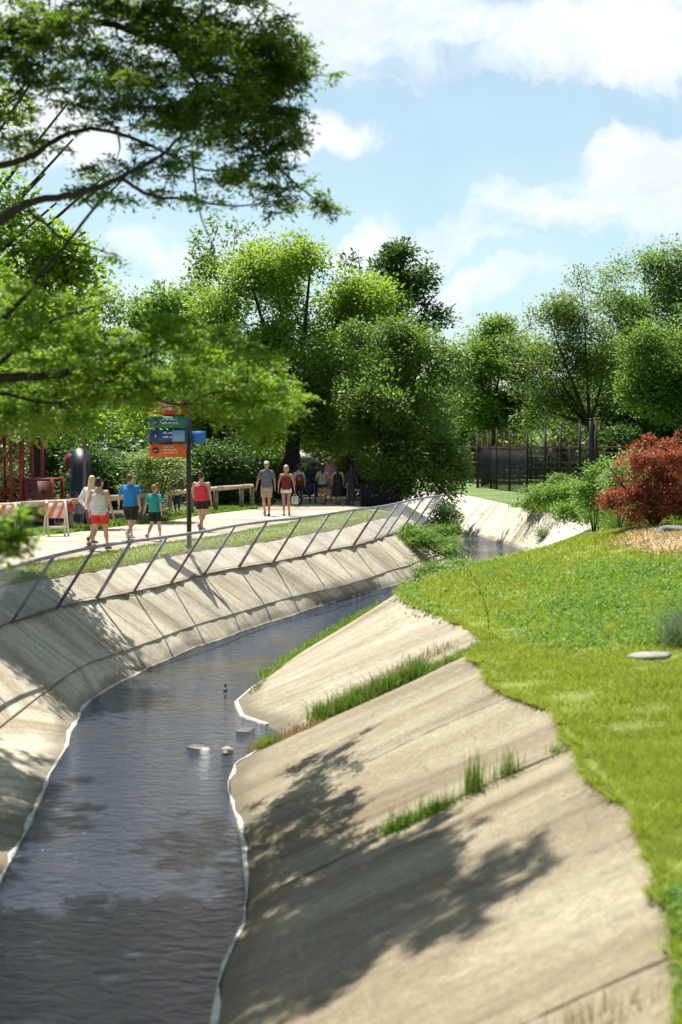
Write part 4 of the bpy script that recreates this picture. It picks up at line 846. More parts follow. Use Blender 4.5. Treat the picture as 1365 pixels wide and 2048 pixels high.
# ------------------------------------------------------------------ fences
GALV = simple('galvanised', (.27, .27, .31), .5, .4, 8, .2, .45)
WIRE = simple('wire', (.30, .30, .31), .5, .2, 20, 0, .4)
RUSTY = simple('weathered_post', (.20, .17, .15), .7, .45, 10, .2, .3)
ff = thing('chain_link_fence', 'leaning chain link fence with tubular rail along the top of the left concrete bank', 'fence', tuple(Lf[10 * K]))
idx = [i * K for i in range(FIRST_POST, LAST_STN + 1)]
lean = lambda i: Lf[i] - nrm[i] * .82 + np.array([0, 0, 1.20])
tops = {i: lean(i) for i in idx}
rail_i = list(range(idx[0], idx[-1] + 1, 2)); rp = [lean(i) for i in rail_i]
pr = Part(); pr.tube(rp, .034, 8); pr.put('top_rail', [GALV], ff, smooth=True)
pw = Part(); pw.tube([Lf[i] - nrm[i] * .03 + [0, 0, .06] for i in rail_i], .006, 4); pw.put('bottom_wire', [WIRE], ff)
for n_, i in enumerate(idx):
    pp = Part(); a = Lf[i] + nrm[i] * .08 + [0, 0, -.14]; t_ = tops[i]; pp.tube([a, t_], (.030 if n_ % 4 else .038), 10)
    pp.blob(t_, .042, 8); pp.put('post', [GALV if n_ % 3 else RUSTY], ff, smooth=True)
ms = Part()
seg = [(Lf[i] - nrm[i] * .02 + [0, 0, .03], lean(i)) for i in range(idx[0], idx[-1] + 1)]
bot = np.array([s[0] for s in seg]); top_ = np.array([s[1] for s in seg]); arc = np.concatenate([[0], np.cumsum(np.linalg.norm(np.diff(bot, axis=0), axis=1))])
def on(u, v):
    u = np.clip(u, 0, arc[-1]); b_ = np.array([np.interp(u, arc, bot[:, j]) for j in range(3)]); t_ = np.array([np.interp(u, arc, top_[:, j]) for j in range(3)]); return b_ + (t_ - b_) * v
pitch = .075
for sgn in (1, -1):
    for u0 in np.arange(-1.5, arc[-1] + 1.5, pitch):
        vs = np.linspace(0, 1, 4); us = u0 + sgn * vs * 1.45
        ok = (us >= 0) & (us <= arc[-1])
        if ok.sum() < 2: continue
        ms.tube([on(u, v) for u, v, k_ in zip(us, vs, ok) if k_], .0018, 3, cap=False)
ms.put('wire_mesh', [WIRE], ff)

LOG = simple('log_wood', (.42, .33, .21), .85, .3, 5, .5); LOGD = simple('log_post', (.22, .17, .11), .9, .35, 6, .5)
lf = thing('log_fence', 'round log rail fence on short posts along the far side of the path', 'fence', tuple(Lp[10 * K] * [1, 1, 0]))
ri = [i for i in range(3 * K, int(22.5 * K), 1) if Lp[i][1] < 59]
lr_ = np.array([Lp[i] + nrm[i] * .35 for i in ri]); s_ = np.concatenate([[0], np.cumsum(np.linalg.norm(np.diff(lr_, axis=0), axis=1))])
at = lambda t: np.array([np.interp(t, s_, lr_[:, j]) for j in range(3)])
nseg = int(s_[-1] // 2.3)
for j in range(nseg + 1):
    p = at(j * 2.3); q = Part(); q.tube([p + [0, 0, -.1], p + [0, 0, .45], p + [0, 0, .80]], [.095, .09, .085], 10); q.put('post', [LOGD], lf, smooth=True)
    if j < nseg:
        e = at((j + 1) * 2.3); q = Part(); q.tube([p + [0, 0, .86], (p + e) / 2 + [0, 0, .865], e + [0, 0, .86]], [.095, .085, .08], 10); q.put('rail', [LOG], lf, smooth=True)

# ------------------------------------------------------------------ sign post
BLK = simple('black_paint', (.012, .010, .014), .35, .2, 8)
sgp = P(379, 1094, 2.66); sg = thing('direction_sign', 'dark pole with red, teal, blue and orange direction boards pointing left', 'sign', (sgp[0], sgp[1], 0))
sp0 = np.array([sgp[0], sgp[1], 0.]); dS = sgp[1]; mpp = dS / FPX
zpx = lambda py: D(379, py, dS)[2]
q = Part(); q.tube([sp0 + [0, 0, -.05], [sp0[0], sp0[1], zpx(798)]], .062, 12); q.tube([sp0, sp0 + [0, 0, .03]], .12, 12); q.blob([sp0[0], sp0[1], zpx(797)], .07, 10); q.put('pole', [BLK], sg, smooth=True)
white = simple('sign_white', (.75, .75, .72), .5, .05)
def board(y0, y1, x0, x1, col, name, lines, arrow='left', light=None, txt0=.2):
    m_ = simple(name, col, .45, .06, 3); z1, z0 = zpx(y0), zpx(y1); xa, xb = D(x0, 900, dS)[0], D(x1, 900, dS)[0]; yb = sp0[1] - .075
    o_ = Part(); o_.box(((xa + xb) / 2, yb, (z0 + z1) / 2), (xb - xa, .03, z1 - z0)); bo = o_.put('board', [m_], sg)
    h = z1 - z0; w = xb - xa
    off_ = Part(); cx, cz = xa + .16, (z0 + z1) / 2; yf = yb - .018
    d_ = simple('sign_dark_disc', (.05, .02, .03), .5, .1)
    dd = Part(); a_ = np.arange(24) / 24 * 2 * math.pi; r_ = h * .26
    dd.add(np.concatenate([np.stack([cx + r_ * np.cos(a_), 0 * a_ + yf, cz + r_ * np.sin(a_)], 1), np.stack([cx + r_ * np.cos(a_), 0 * a_ + yf + .006, cz + r_ * np.sin(a_)], 1), [[cx, yf, cz]]]),
           q=[(k_, (k_ + 1) % 24, 24 + (k_ + 1) % 24, 24 + k_) for k_ in range(24)], t=[(48, (k_ + 1) % 24, k_) for k_ in range(24)]); dd.put('disc', [d_], bo)
    s2 = r_ * .62
    if arrow == 'left': off_.box((cx, yf - .004, cz), (s2 * 1.6, .004, .02)); off_.bar((cx - s2, yf - .004, cz), (cx - .2 * s2, yf - .004, cz + s2 * .6), .018, .004); off_.bar((cx - s2, yf - .008, cz), (cx - .2 * s2, yf - .008, cz - s2 * .6), .018, .004)
    else: off_.box((cx, yf - .004, cz), (.02, .004, s2 * 1.6)); off_.bar((cx, yf - .004, cz + s2), (cx + .6 * s2, yf - .004, cz + .2 * s2), .018, .004); off_.bar((cx, yf - .008, cz + s2), (cx - .6 * s2, yf - .008, cz + .2 * s2), .018, .004)
    lh = h * .66 / max(lines, 1)
    for L in range(lines):
        zz = z1 - h * .2 - lh * (L + .3); x = xa + .16 + r_ + .10; end = x + w * random.uniform(.24, .42)
        while x < end:
            cw = random.uniform(.018, .034); ch = lh * random.choice([.34, .34, .5]); off_.box((x + cw / 2, yf, zz + ch / 2), (cw, .004, ch)); x += cw + random.choice([.010, .010, .010, .035])
    off_.put('lettering', [white], bo)
    if light:
        q = Part(); xa2, xb2 = D(light[0], 900, dS)[0], D(light[1], 900, dS)[0]; q.box(((xa2 + xb2) / 2, yf, (z0 + z1) / 2 + .01), (xb2 - xa2, .006, h * .9)); q.put('pale_panel', [simple('sign_pale_blue', (.22, .36, .62), .35, .1, 3)], bo)
    return bo
board(805, 829, 300, 374, (.55, .01, .02), 'sign_red', 2)
board(833, 856, 300, 374, (.02, .16, .14), 'sign_teal', 2, light=None)
board(860, 885, 300, 372, (.012, .06, .25), 'sign_blue', 2, 'up', light=(346, 371))
board(888, 914, 300, 374, (.80, .13, .01), 'sign_orange', 3)
q = Part(); q.box((D(398, 900, dS)[0], sp0[1] + .03, (zpx(862) + zpx(887)) / 2), (.34, .03, zpx(862) - zpx(887))); q.put('board', [simple('sign_light_blue', (.03, .17, .5), .4, .08, 3)], sg)

# ------------------------------------------------------------------ playground
RED = simple('red_paint', (.30, .025, .012), .5, .3, 5, .1); MAR = simple('maroon_panel', (.16, .03, .022), .6, .35, 4, .2); SLB = simple('blue_plastic', (.005, .012, .022), .45, .3, 3)
dP = 44.0; pgx = lambda px: D(px, 900, dP)[0]; pgz = lambda py: D(0, py, dP)[2]
pg = thing('climbing_frame', 'red steel playground climbing frame with arched bars and a maroon climbing wall', 'playground', (pgx(40), dP, 0))
for px in (-60, -15, 22, 42, 104):
    for dy in (0, 1.6):
        q = Part(); q.tube([(pgx(px), dP + dy, 0), (pgx(px), dP + dy, pgz(862 if px in (22, -15) else 880) if px != 104 else pgz(955))], .055, 10); q.put('post', [RED], pg, smooth=True)
for cx in (12, 74, -46):
    q = Part(); a_ = np.linspace(0, math.pi, 12); w_ = pgx(cx + 11) - pgx(cx); q.tube([(pgx(cx - 11), dP - .02, pgz(908))] + [(pgx(cx) - w_ * math.cos(t), dP - .02, pgz(885) + w_ * math.sin(t)) for t in a_] + [(pgx(cx + 11), dP - .02, pgz(908))], .028, 8); q.put('arch', [RED], pg, smooth=True)
for py in (907, 960, 978, 984, 1000, 1008, 1020):
    q = Part(); q.tube([(pgx(-70), dP - .03, pgz(py)), (pgx(42 if py > 950 else 66), dP - .03, pgz(py))], .022, 6); q.put('rung', [RED], pg, smooth=True)
for px in range(-60, 44, 9):
    q = Part(); q.tube([(pgx(px), dP - .03, pgz(908)), (pgx(px), dP - .03, pgz(957))], .013, 6); q.put('baluster', [RED], pg)
q = Part(); q.box(((pgx(-70) + pgx(104)) / 2, dP + .8, pgz(960)), (pgx(104) - pgx(-70), 1.6, .06)); q.put('deck', [MAR], pg)
q = Part(); q.box(((pgx(50) + pgx(103)) / 2, dP - .05, (pgz(962) + pgz(1058)) / 2), (pgx(103) - pgx(50), .05, pgz(962) - pgz(1058)))
q.put('climbing_wall', [MAR], pg)
h_ = Part()
for _ in range(26): h_.blob((pgx(random.uniform(54, 99)), dP - .09, pgz(random.uniform(968, 1050))), (.05, .03, .04), 8)
h_.put('hand_holds', [simple('hold_dark', (.05, .02, .02), .6)], pg, smooth=True)
ro = Part(); ro.add([(pgx(-90), dP - .5, pgz(868)), (pgx(60), dP - .5, pgz(868)), (pgx(60), dP + 2.1, pgz(868)), (pgx(-90), dP + 2.1, pgz(868)), (pgx(-15), dP + .8, pgz(830))], q=[(3, 2, 1, 0)], t=[(0, 1, 4), (1, 2, 4), (2, 3, 4), (3, 0, 4)]); ro.put('roof', [simple('shelter_roof', (.25, .22, .20), .8, .2)], pg)
for px in (-88, 58):
    q = Part(); q.tube([(pgx(px), dP + 2, 0), (pgx(px), dP + 2, pgz(868))], .05, 8); q.put('post', [RED], pg)
sld = thing('slide', 'dark blue tube slide beside the climbing frame, partly hidden by leaves', 'slide', (pgx(150), dP + 1, 0))
q = Part(); q.tube(cr([(pgx(140), dP + 1.6, pgz(915)), (pgx(148), dP + 1.2, pgz(935)), (pgx(150), dP + .9, pgz(985)), (pgx(158), dP + .4, .35), (pgx(172), dP - .1, .25)], 6), .34, 16); q.put('tube', [SLB], sld, smooth=True)
q = Part(); q.box((pgx(127), dP + 1.5, pgz(925)), (.35, .4, .5)); q.put('hood', [RED], sld)
q = Part(); q.tube([(pgx(140), dP + 1.6, 0), (pgx(140), dP + 1.6, pgz(915))], .06, 8); q.put('post', [RED], sld)
# barricades
ORG = simple('orange_stripe', (.80, .17, .06), .5, .12, 5); WHT = simple('white_board', (.68, .66, .62), .5, .12, 5)
def barricade(px, py, w, label):
    p = P(px, py, 2.655); b = thing('barricade', label, 'barricade', (p[0], p[1], 0), 'striped barricades by the playground')
    for sgn in (-1, 1):
        fr = Part()
        for sx in (-1, 1): fr.bar((p[0] + sx * w * .5, p[1] + sgn * .28, 0), (p[0] + sx * w * .44, p[1] + sgn * .03, .98), .045)
        fr.bar((p[0] - w * .47, p[1] + sgn * .22, .22), (p[0] + w * .47, p[1] + sgn * .22, .22), .04); fr.put('leg_frame', [WHT], b)
    bo = Part(); bo.box((p[0], p[1] - .17, .70), (w * .98, .03, .42)); bb = bo.put('board', [WHT], b)
    s_ = Part(); x0, x1 = p[0] - w * .49, p[0] + w * .49; z0, z1 = .49, .91; sw = .13; sh = .20; x = x0 - sh
    while x < x1:
        pts = [(x, z0), (x + sw, z0), (x + sw + sh, z1), (x + sh, z1)]
        cl_ = [(min(max(a, x0), x1), z) for a, z in pts]
        if abs(cl_[0][0] - cl_[1][0]) + abs(cl_[2][0] - cl_[3][0]) > .01: s_.add([(a, p[1] - .189, z) for a, z in cl_] , q=[(0, 1, 2, 3)])
        x += sw * 2
    s_.put('stripes', [ORG], bb)
barricade(113, 1071, .58, 'orange and white striped barricade in front of the climbing wall')
barricade(12, 1078, .62, 'orange and white striped barricade at the left edge, half hidden by leaves')
# pavilion
pvx = lambda px: D(px, 900, 67)[0]; pvz = lambda py: D(0, py, 67)[2]
pv = thing('pavilion', 'small open shelter with grey pyramid roof at the end of the path', 'shelter', (pvx(600), 67, 0))
q = Part(); q.add([(pvx(556), 66, pvz(925)), (pvx(640), 66, pvz(925)), (pvx(640), 68.6, pvz(925)), (pvx(556), 68.6, pvz(925)), (pvx(598), 67.3, pvz(899))], q=[(3, 2, 1, 0)], t=[(0, 1, 4), (1, 2, 4), (2, 3, 4), (3, 0, 4)]); q.put('roof', [simple('pavilion_roof', (.38, .34, .33), .8, .15)], pv)
for px in (562, 634):
    for y_ in (66.2, 68.4): q = Part(); q.tube([(pvx(px), y_, 0), (pvx(px), y_, pvz(925))], .06, 8); q.put('post', [LOGD], pv)
# dark fence panel
dfx = lambda px: D(px, 900, 57)[0]
df = thing('fence_panel', 'dark blue black solid fence panel at the creek side end of the path', 'fence', (dfx(762), 57, 0))
DKB = simple('dark_blue_paint', (.006, .007, .018), .9, .3, 5)
for k_ in range(11): q = Part(); x = dfx(727 + 7 * k_); q.box((x, 57.0, .42), (.136, .03, .95 )); q.put('board', [DKB], df)
q = Part(); q.box((dfx(762), 57.05, .86), (dfx(800) - dfx(724), .05, .08)); q.put('rail', [DKB], df)
for px in (724, 801): q = Part(); q.box((dfx(px), 57.03, .46), (.1, .1, 1.02)); q.put('post', [DKB], df)
rl = thing('rail_fence', 'short brown rail joining the dark fence panel on its left', 'fence', (dfx(712), 57.6, 0))
q = Part(); q.tube([(dfx(695), 58, .62), (dfx(722), 57.4, .62)], .06, 8); q.put('rail', [LOGD], rl)
q = Part(); q.tube([(dfx(697), 58, 0), (dfx(697), 58, .7)], .07, 8); q.put('post', [LOGD], rl)

# ------------------------------------------------------------------ enclosure on the right
RST = simple('rust_post', (.045, .013, .011), .8, .4, 4, .2); ZG = -.28
en = thing('wire_enclosure', 'tall rust brown post enclosure with dark wire mesh beyond the creek bend', 'enclosure', (D(956, 900, 86)[0], 86, ZG))
posts = [(956, 864, 86, .13), (964, 872, 88, .07), (977, 866, 92, .07), (982, 862, 84.5, .08), (994, 857, 83, .09), (1009, 863, 92, .06), (1020, 857, 80.5, .09), (1055, 855, 77.5, .09), (1063, 863, 92, .06), (1091, 853, 76.5, .11), (1122, 850, 76, .10), (1160, 843, 75.5, .10), (1181, 840, 75, .12), (1192, 838, 75, .12)]
for px, py, d, r_ in posts:
    r_ *= .68
    b = D(px, 900, d); q = Part(); q.tube([(b[0], d, ZG - .05), (b[0], d, D(px, py, d)[2])], r_, 8); q.blob((b[0], d, D(px, py, d)[2]), r_ * 1.15, 8); q.put('post', [RST if px != 1181 else BLK], en, smooth=True)
front = [(p[0], p[2]) for p in posts if p[0] in (956, 982, 994, 1020, 1055, 1091, 1122, 1160, 1192)]
def mesh_run(pp, z1, nm):
    m_ = Part()
    for (a, da), (b, db) in zip(pp[:-1], pp[1:]):
        A_, B_ = np.array([D(a, 900, da)[0], da, 0]), np.array([D(b, 900, db)[0], db, 0]); L = np.linalg.norm(B_ - A_); n_ = int(L / .075)
        for j in range(n_): p = A_ + (B_ - A_) * j / n_; m_.bar(p + [0, 0, ZG + .05], p + [0, 0, z1], .014)
        for z in np.arange(ZG + .1, z1, .12): m_.bar(A_ + [0, 0.02, z], B_ + [0, 0.02, z], .014)
    m_.put(nm, [simple('dark_mesh', (.012, .014, .02), .6)], en)
mesh_run(front, 2.15, 'wire_mesh')
mesh_run([(964, 88), (977, 92), (1009, 92), (1063, 92), (1110, 92)], 2.15, 'wire_mesh')
q = Part()
for (a, da), (b, db) in zip(front[:-1], front[1:]): q.tube([(D(a, 900, da)[0], da, 2.2), (D(b, 900, db)[0], db, 2.2)], .03, 6)
q.put('top_rail', [RST], en)
wf = thing('rail_fence', 'long brown wooden rail fence running behind the rusty enclosure posts', 'fence', (D(905, 900, 96)[0], 96, ZG))
BRN = simple('fence_wood', (.20, .13, .085), .85, .3, 4, .3)
fx = [D(px, 900, 96)[0] for px in (890, 940, 990, 1040, 1090, 1140, 1190, 1240)]
for x in fx: q = Part(); q.tube([(x, 96.1, ZG), (x, 96.1, 2.35)], .08, 6); q.put('post', [BRN], wf)
for py in (894, 906, 925, 936, 945, 957): q = Part(); q.tube([(fx[0] - .5, 96, D(0, py, 96)[2]), (fx[-1] + .5, 96, D(0, py, 96)[2])], .065, 6); q.put('rail', [BRN], wf)
sp_ = gp(1208, 1032); stp = thing('stump', 'short dark wooden post stump left of the red bush', 'post', sp_)
q = Part(); q.tube([sp_ + [0, 0, -.05], sp_ + [0, 0, .2], sp_ + [0, 0, .42]], [.085, .08, .075], 10); q.put('post', [LOGD], stp, smooth=True)

# ------------------------------------------------------------------ people
def remesh(mb, voxel, mats, smooth_it=3, name='body'):
    me = mb.mesh(name + '_src', mats, True); o = bpy.data.objects.new('tmp', me); C.objects.link(o)
    r = o.modifiers.new('r', 'REMESH'); r.mode = 'VOXEL'; r.voxel_size = voxel; r.use_smooth_shade = True
    s = o.modifiers.new('s', 'SMOOTH'); s.factor = .5; s.iterations = smooth_it
    dg = bpy.context.evaluated_depsgraph_get(); out = bpy.data.meshes.new_from_object(o.evaluated_get(dg)); out.name = name
    bpy.data.objects.remove(o); bpy.data.meshes.remove(me)
    out.materials.clear()
    for m_ in mats: out.materials.append(m_)
    return out
def ik(a, t, l1, l2, pole):
    a, t = np.array(a, float), np.array(t, float); d = t - a; L = np.linalg.norm(d); Lc = min(L, (l1 + l2) * .999); u = d / L
    x = (l1 * l1 - l2 * l2 + Lc * Lc) / (2 * Lc); h = math.sqrt(max(l1 * l1 - x * x, 0)); p = np.array(pole, float); p -= u * p.dot(u); p /= np.linalg.norm(p)
    return a + u * x + p * h, a + u * Lc
def rgbm(nm, col, rough=.8): return simple(nm, col, rough, .28, 7, .9, 0, 14)
SKIN = {'fair': rgbm('fair_skin', (.55, .32, .22), .55), 'tan': rgbm('tan_skin', (.45, .22, .13), .55), 'dark': rgbm('dark_skin', (.10, .05, .032), .5)}
NP_ = 0
def person(label, px, py, height, head_dir, feet, hands, top, sleeve, bottom, blen, hair, hstyle, skin='fair', wide=1.0, shoes=(.1, .08, .07), voxel=.016, skirt=False, look=0, group=None, hat=None, lean=0., sit=0., pos=None, top_len=.90, bag=None):
    global NP_; NP_ += 1
    p = P(px, py, 2.655) if pos is None else np.array(pos)
    s = height / 1.75; root = thing('person', label, 'person', (p[0], p[1], 0), group); root.rotation_euler = (0, 0, math.atan2(-head_dir[0], head_dir[1])); root.scale = (s, s, s)
    w = wide; sk = SKIN[skin]; B = MB(); hz = .93 - sit
    Lx = np.array([0, lean, 0])
    tc = lambda z: np.array([0, lean * max(0, (z - .93)) / .5, z - sit])
    B.rings([tc(.84), tc(.92), tc(1.05), tc(1.2), tc(1.34), tc(1.42), tc(1.47), tc(1.50)], [.12 * w, .165 * w, .135 * w, .15 * w, .175 * w, .17 * w, .11, .06], [.085 * w, .11 * w, .095 * w, .11 * w, .11 * w, .09, .075, .055], 18)
    B.tube([tc(1.42), tc(1.53), tc(1.60) + [0, .015, 0]], [.065, .055, .052], 12)
    hc = tc(1.635) + [0, .02, 0]; yaw = Matrix.Rotation(look, 3, 'Z')
    B.blob(hc, (.074, .092, .112), 16, rot=yaw); B.blob(hc + np.array(yaw @ Vector((0, .045, -.055))), (.048, .045, .055), 12)
    B.blob(hc + np.array(yaw @ Vector((0, .098, -.012))), (.013, .018, .022), 8)
    for sx in (-1, 1): B.blob(hc + np.array(yaw @ Vector((sx * .078, 0, -.01))), (.012, .02, .03), 8)
    arms = []
    for sx, tg in zip((-1, 1), hands):
        sh = tc(1.41) + [sx * .18 * w, 0, 0]; el, wr_ = ik(sh, tg, .29, .25, (sx * .5, -1, 0)); arms.append((sh, el, wr_))
        B.tube([sh - [sx * .05, 0, 0], sh, sh + (el - sh) * .5, el], [.05, .052 * w, .044 * w, .036], 10); B.tube([el, el + (wr_ - el) * .35, wr_], [.036, .037, .024], 10); B.blob(sh, .052 * w, 10); B.blob(el, .036, 8)
        d = wr_ - el; d /= np.linalg.norm(d); side = np.cross(d, [sx * 1., 0, 0.2]); side /= np.linalg.norm(side); pn = np.cross(side, d)
        pc = wr_ + d * .045; B.tube([wr_, pc, wr_ + d * .09], [.022, .032, .03], 10, ell=.55); B.blob(pc, .026, 8)
        for k_, (o_, L) in enumerate([(-.028, .062), (-.010, .074), (.009, .07), (.027, .054)]):
            f0 = wr_ + d * .085 + side * o_; f1 = f0 + d * L * .55 + pn * .008 * -sx; f2 = f1 + (d * .8 - pn * sx * .6) * L * .5; B.tube([f0, f1, f2], [.0095, .0088, .007], 6)
        t0 = wr_ + d * .025 - side * .025; B.tube([t0, t0 + d * .03 - side * .025, t0 + d * .06 - side * .03], [.011, .010, .008], 6)
    legs = []
    for sx, ft in zip((-1, 1), feet):
        hp = np.array([sx * .092 * w, 0, hz]); an = np.array([sx * .09 + ft[0], ft[1], .085 + ft[2]]); kn, an = ik(hp, an, .43, .43, (0, 1, 0)); legs.append((hp, kn, an))
        B.tube([hp, hp + (kn - hp) * .5, kn], [.092 * w, .075 * w, .054], 12); B.blob(kn, .054, 10); B.tube([kn, kn + (an - kn) * .35 - [0, .012, 0], kn + (an - kn) * .7, an], [.052, .056 * (1 + w) / 2, .04, .034], 12)
        fd = np.array([0, 1, -.1 if ft[2] < .02 else -.9]); fd /= np.linalg.norm(fd); B.tube([an + [0, 0, -.02], an + fd * .12 - [0, 0, .045]], [.036, .028], 8)
    body = link('body', remesh(B, voxel * .8 if voxel < .013 else voxel, [sk], 2), root)
    # clothes
    cm = rgbm('cloth_%02d_top' % NP_, top); S = MB(); z0 = top_len
    if sleeve == 'none':
        S.rings([tc(z0), tc(1.0), tc(1.1), tc(1.22), tc(1.33), tc(1.38)], [.195 * w, .185 * w, .17 * w, .178 * w, .175 * w, .13 * w], [.15 * w, .14 * w, .125 * w, .135 * w, .128 * w, .105 * w], 20)
        for sx in (-1, 1): S.tube([tc(1.34) + [sx * .105 * w, .0, 0], tc(1.455) + [sx * .095 * w, 0, 0]], [.06, .035], 8)
    else:
        S.rings([tc(z0), tc(1.0), tc(1.1), tc(1.22), tc(1.36), tc(1.43), tc(1.47), tc(1.49)], [.19 * w, .185 * w, .175 * w, .185 * w, .195 * w, .18 * w, .12, .075], [.15 * w, .14 * w, .13 * w, .138 * w, .132 * w, .105, .085, .07], 20)
        for (sh, el, wr_), sx in zip(arms, (-1, 1)):
            e = sh + (el - sh) * .78 if sleeve == 'short' else el; S.tube([sh - [sx * .06, 0, -.005], sh - [sx * .01, 0, 0], e], [.062, .060 * w, .064], 12); S.blob(sh - [sx * .008, 0, .004], .061 * w, 10)
            if sleeve == 'long': S.tube([el, wr_ - (wr_ - el) * .05], [.055, .042], 10); S.blob(el, .058, 8)
    link('shirt' if not skirt == 'dress' else 'dress', remesh(S, voxel, [cm], 2, 'shirt'), root)
    bm_ = rgbm('cloth_%02d_low' % NP_, bottom); Q = MB()
    if skirt:
        zb = .93 - blen * .9; Q.rings([(0, 0, zb - sit), (0, 0, .8 - sit), (0, 0, .9 - sit), (0, 0, 1.0 - sit)], [.24 * w, .215 * w, .19 * w, .15 * w], [.2 * w, .17 * w, .145 * w, .12 * w], 20)
    else:
        Q.rings([(0, 0, .82 - sit), (0, 0, .88 - sit), (0, 0, .96 - sit), (0, 0, 1.03 - sit)], [.15 * w, .185 * w, .178 * w, .15 * w], [.11 * w, .135 * w, .128 * w, .115 * w], 20)
        for hp, kn, an in legs:
            if blen <= 1: e = hp + (kn - hp) * blen; Q.tube([hp, e], [.108 * w, .095 * w if blen > .6 else .105 * w], 14)
            else: Q.tube([hp, kn, kn + (an - kn) * (blen - 1)], [.105 * w, .075, .055], 14); Q.blob(kn, .075, 8)
    link('skirt' if skirt else ('shorts' if blen <= 1.05 else 'trousers'), remesh(Q, voxel, [bm_], 2, 'lower'), root)
    hm = rgbm('hair_%02d' % NP_, hair, .6); Hh = MB(); yv = lambda a: np.array(yaw @ Vector(a))
    Hh.blob(hc + yv((0, -.016, .018)), (.086, .098, .108), 14, rot=yaw)
    if hstyle == 'short': Hh.blob(hc + yv((0, -.05, -.03)), (.07, .055, .06), 10)
    if hstyle == 'bob': Hh.blob(hc + yv((0, -.03, -.04)), (.098, .085, .085), 12)
    if hstyle == 'long': Hh.tube([hc + yv((0, -.03, 0)), hc + yv((0, -.075, -.12)), tc(1.36) + [0, -.125, 0]], [.085, .08, .045], 12)
    if hstyle == 'bun': Hh.blob(hc + yv((0, -.07, .1)), .05, 10)
    ho = link('hair', remesh(Hh, .012, [hm], 1, 'hair'), root)
    # keep the face free of hair: shift the cap back and up a touch
    ho.location = yv((0, -.012, .012))
    if hat is not None:
        Ht = MB(); Ht.rings([hc + [0, 0, .045], hc + [0, -.005, .09], hc + [0, -.01, .125]], [.092, .086, .05], [.104, .095, .06], 16); Ht.tube([hc + yv((0, .06, .06)), hc + yv((0, .16, .05))], [.07, .05], 10, ell=.15); link('cap', Ht.mesh('cap', [rgbm('cap_%02d' % NP_, hat)], True), root)
    E = MB()
    for sx in (-1, 1): E.blob(hc + yv((sx * .03, .083, .012)), .011, 8)
    E.box(hc + yv((0, .092, -.05)), (.04, .008, .008)); link('eyes', E.mesh('eyes', [rgbm('eye_dark', (.03, .02, .02))], True), root)
    sm = rgbm('shoe_%02d' % NP_, shoes, .6)
    for (hp, kn, an), ft in zip(legs, feet):
        F = MB(); pit = Matrix.Rotation(-.95 if ft[2] > .02 else 0., 3, 'X'); c_ = an + np.array(pit @ Vector((0, .055, -.05)))
        F.blob(c_, (.046, .135, .036), 12, rot=pit); F.blob(an + np.array(pit @ Vector((0, -.03, -.045))), (.038, .055, .042), 8, rot=pit); F.box(c_ + np.array(pit @ Vector((0, -.01, -.022))), (.082, .235, .02), rot=np.array(pit)); link('shoe', F.mesh('shoe', [sm], True), root)
    return root
def wpt(root, local):
    a = root.rotation_euler[2]; s = root.scale[0]; x, y, z = local
    return np.array([root.location[0] + s * (x * math.cos(a) - y * math.sin(a)), root.location[1] + s * (x * math.sin(a) + y * math.cos(a)), s * z])
AWAY = (.35, .94); TOW = (-.05, -1.0)
WL, WR_ = [(0, .22, 0), (0, -.30, .10)], [(0, -.30, .10), (0, .22, 0)]
person('woman in white tank top and bright red shorts walking away', 200, 1101, 1.74, AWAY, WR_, [(-.29, .02, .90), (.34, .05, .88)], (.62, .60, .58), 'none', (.62, .03, .015), .66, (.012, .010, .012), 'bob', 'fair', 1.12, (.12, .06, .04), .012, look=-.5, top_len=.86)
person('blond woman in white shirt half hidden behind the woman in the white tank top', 186, 1090, 1.74, AWAY, WL, [(-.27, .1, .98), (.26, .02, .90)], (.72, .70, .72), 'long', (.10, .05, .09), .95, (.65, .45, .22), 'long', 'fair', 1.1, (.1, .08, .08), .014)
person('man in a bright blue tee shirt and black shorts walking away', 262, 1079, 1.72, AWAY, WL, [(-.40, .08, .93), (.30, -.03, .90)], (.015, .20, .50), 'short', (.006, .006, .009), .92, (.13, .05, .025), 'short', 'fair', 1.2, (.5, .5, .5), .012, look=-.6)
person('red haired boy in a teal tee shirt beside the man in blue', 310, 1081, 1.46, AWAY, WR_, [(-.42, .10, .92), (.27, -.05, .92)], (.02, .30, .31), 'short', (.006, .006, .008), .75, (.40, .13, .03), 'short', 'fair', 1.1, (.25, .25, .27), .012, look=-.4)
person('woman in a red tank top and dark shorts walking behind the sign pole', 404, 1062, 1.70, AWAY, WL, [(-.27, .12, .92), (.34, -.05, .90)], (.62, .035, .055), 'none', (.008, .007, .018), .62, (.06, .015, .015), 'bun', 'fair', 1.25, (.2, .18, .18), .012)
m_ = person('bearded man in grey polo shirt, khaki shorts and pale cap walking towards the camera', 534, 1031, 1.90, TOW, [(0, .16, 0), (.0, -.2, .06)], [(-.27, .03, .89), (.33, .05, .90)], (.13, .13, .17), 'short', (.36, .30, .20), .80, (.35, .26, .18), 'short', 'tan', 1.02, (.06, .04, .035), .014, hat=(.62, .58, .50))
w_ = person('blonde woman in maroon tank top and white shorts walking towards the camera', 573, 1031, 1.76, TOW, [(.0, -.12, .03), (-.02, .14, 0)], [(-.30, .06, .90), (.27, .02, .90)], (.16, .012, .018), 'none', (.68, .68, .68), .36, (.75, .58, .30), 'bob', 'tan', 1.0, (.35, .2, .12), .014)
FAR = (.1, 1.0)
gfar = 'people in the shade at the end of the path'
dark = (.012, .012, .02)
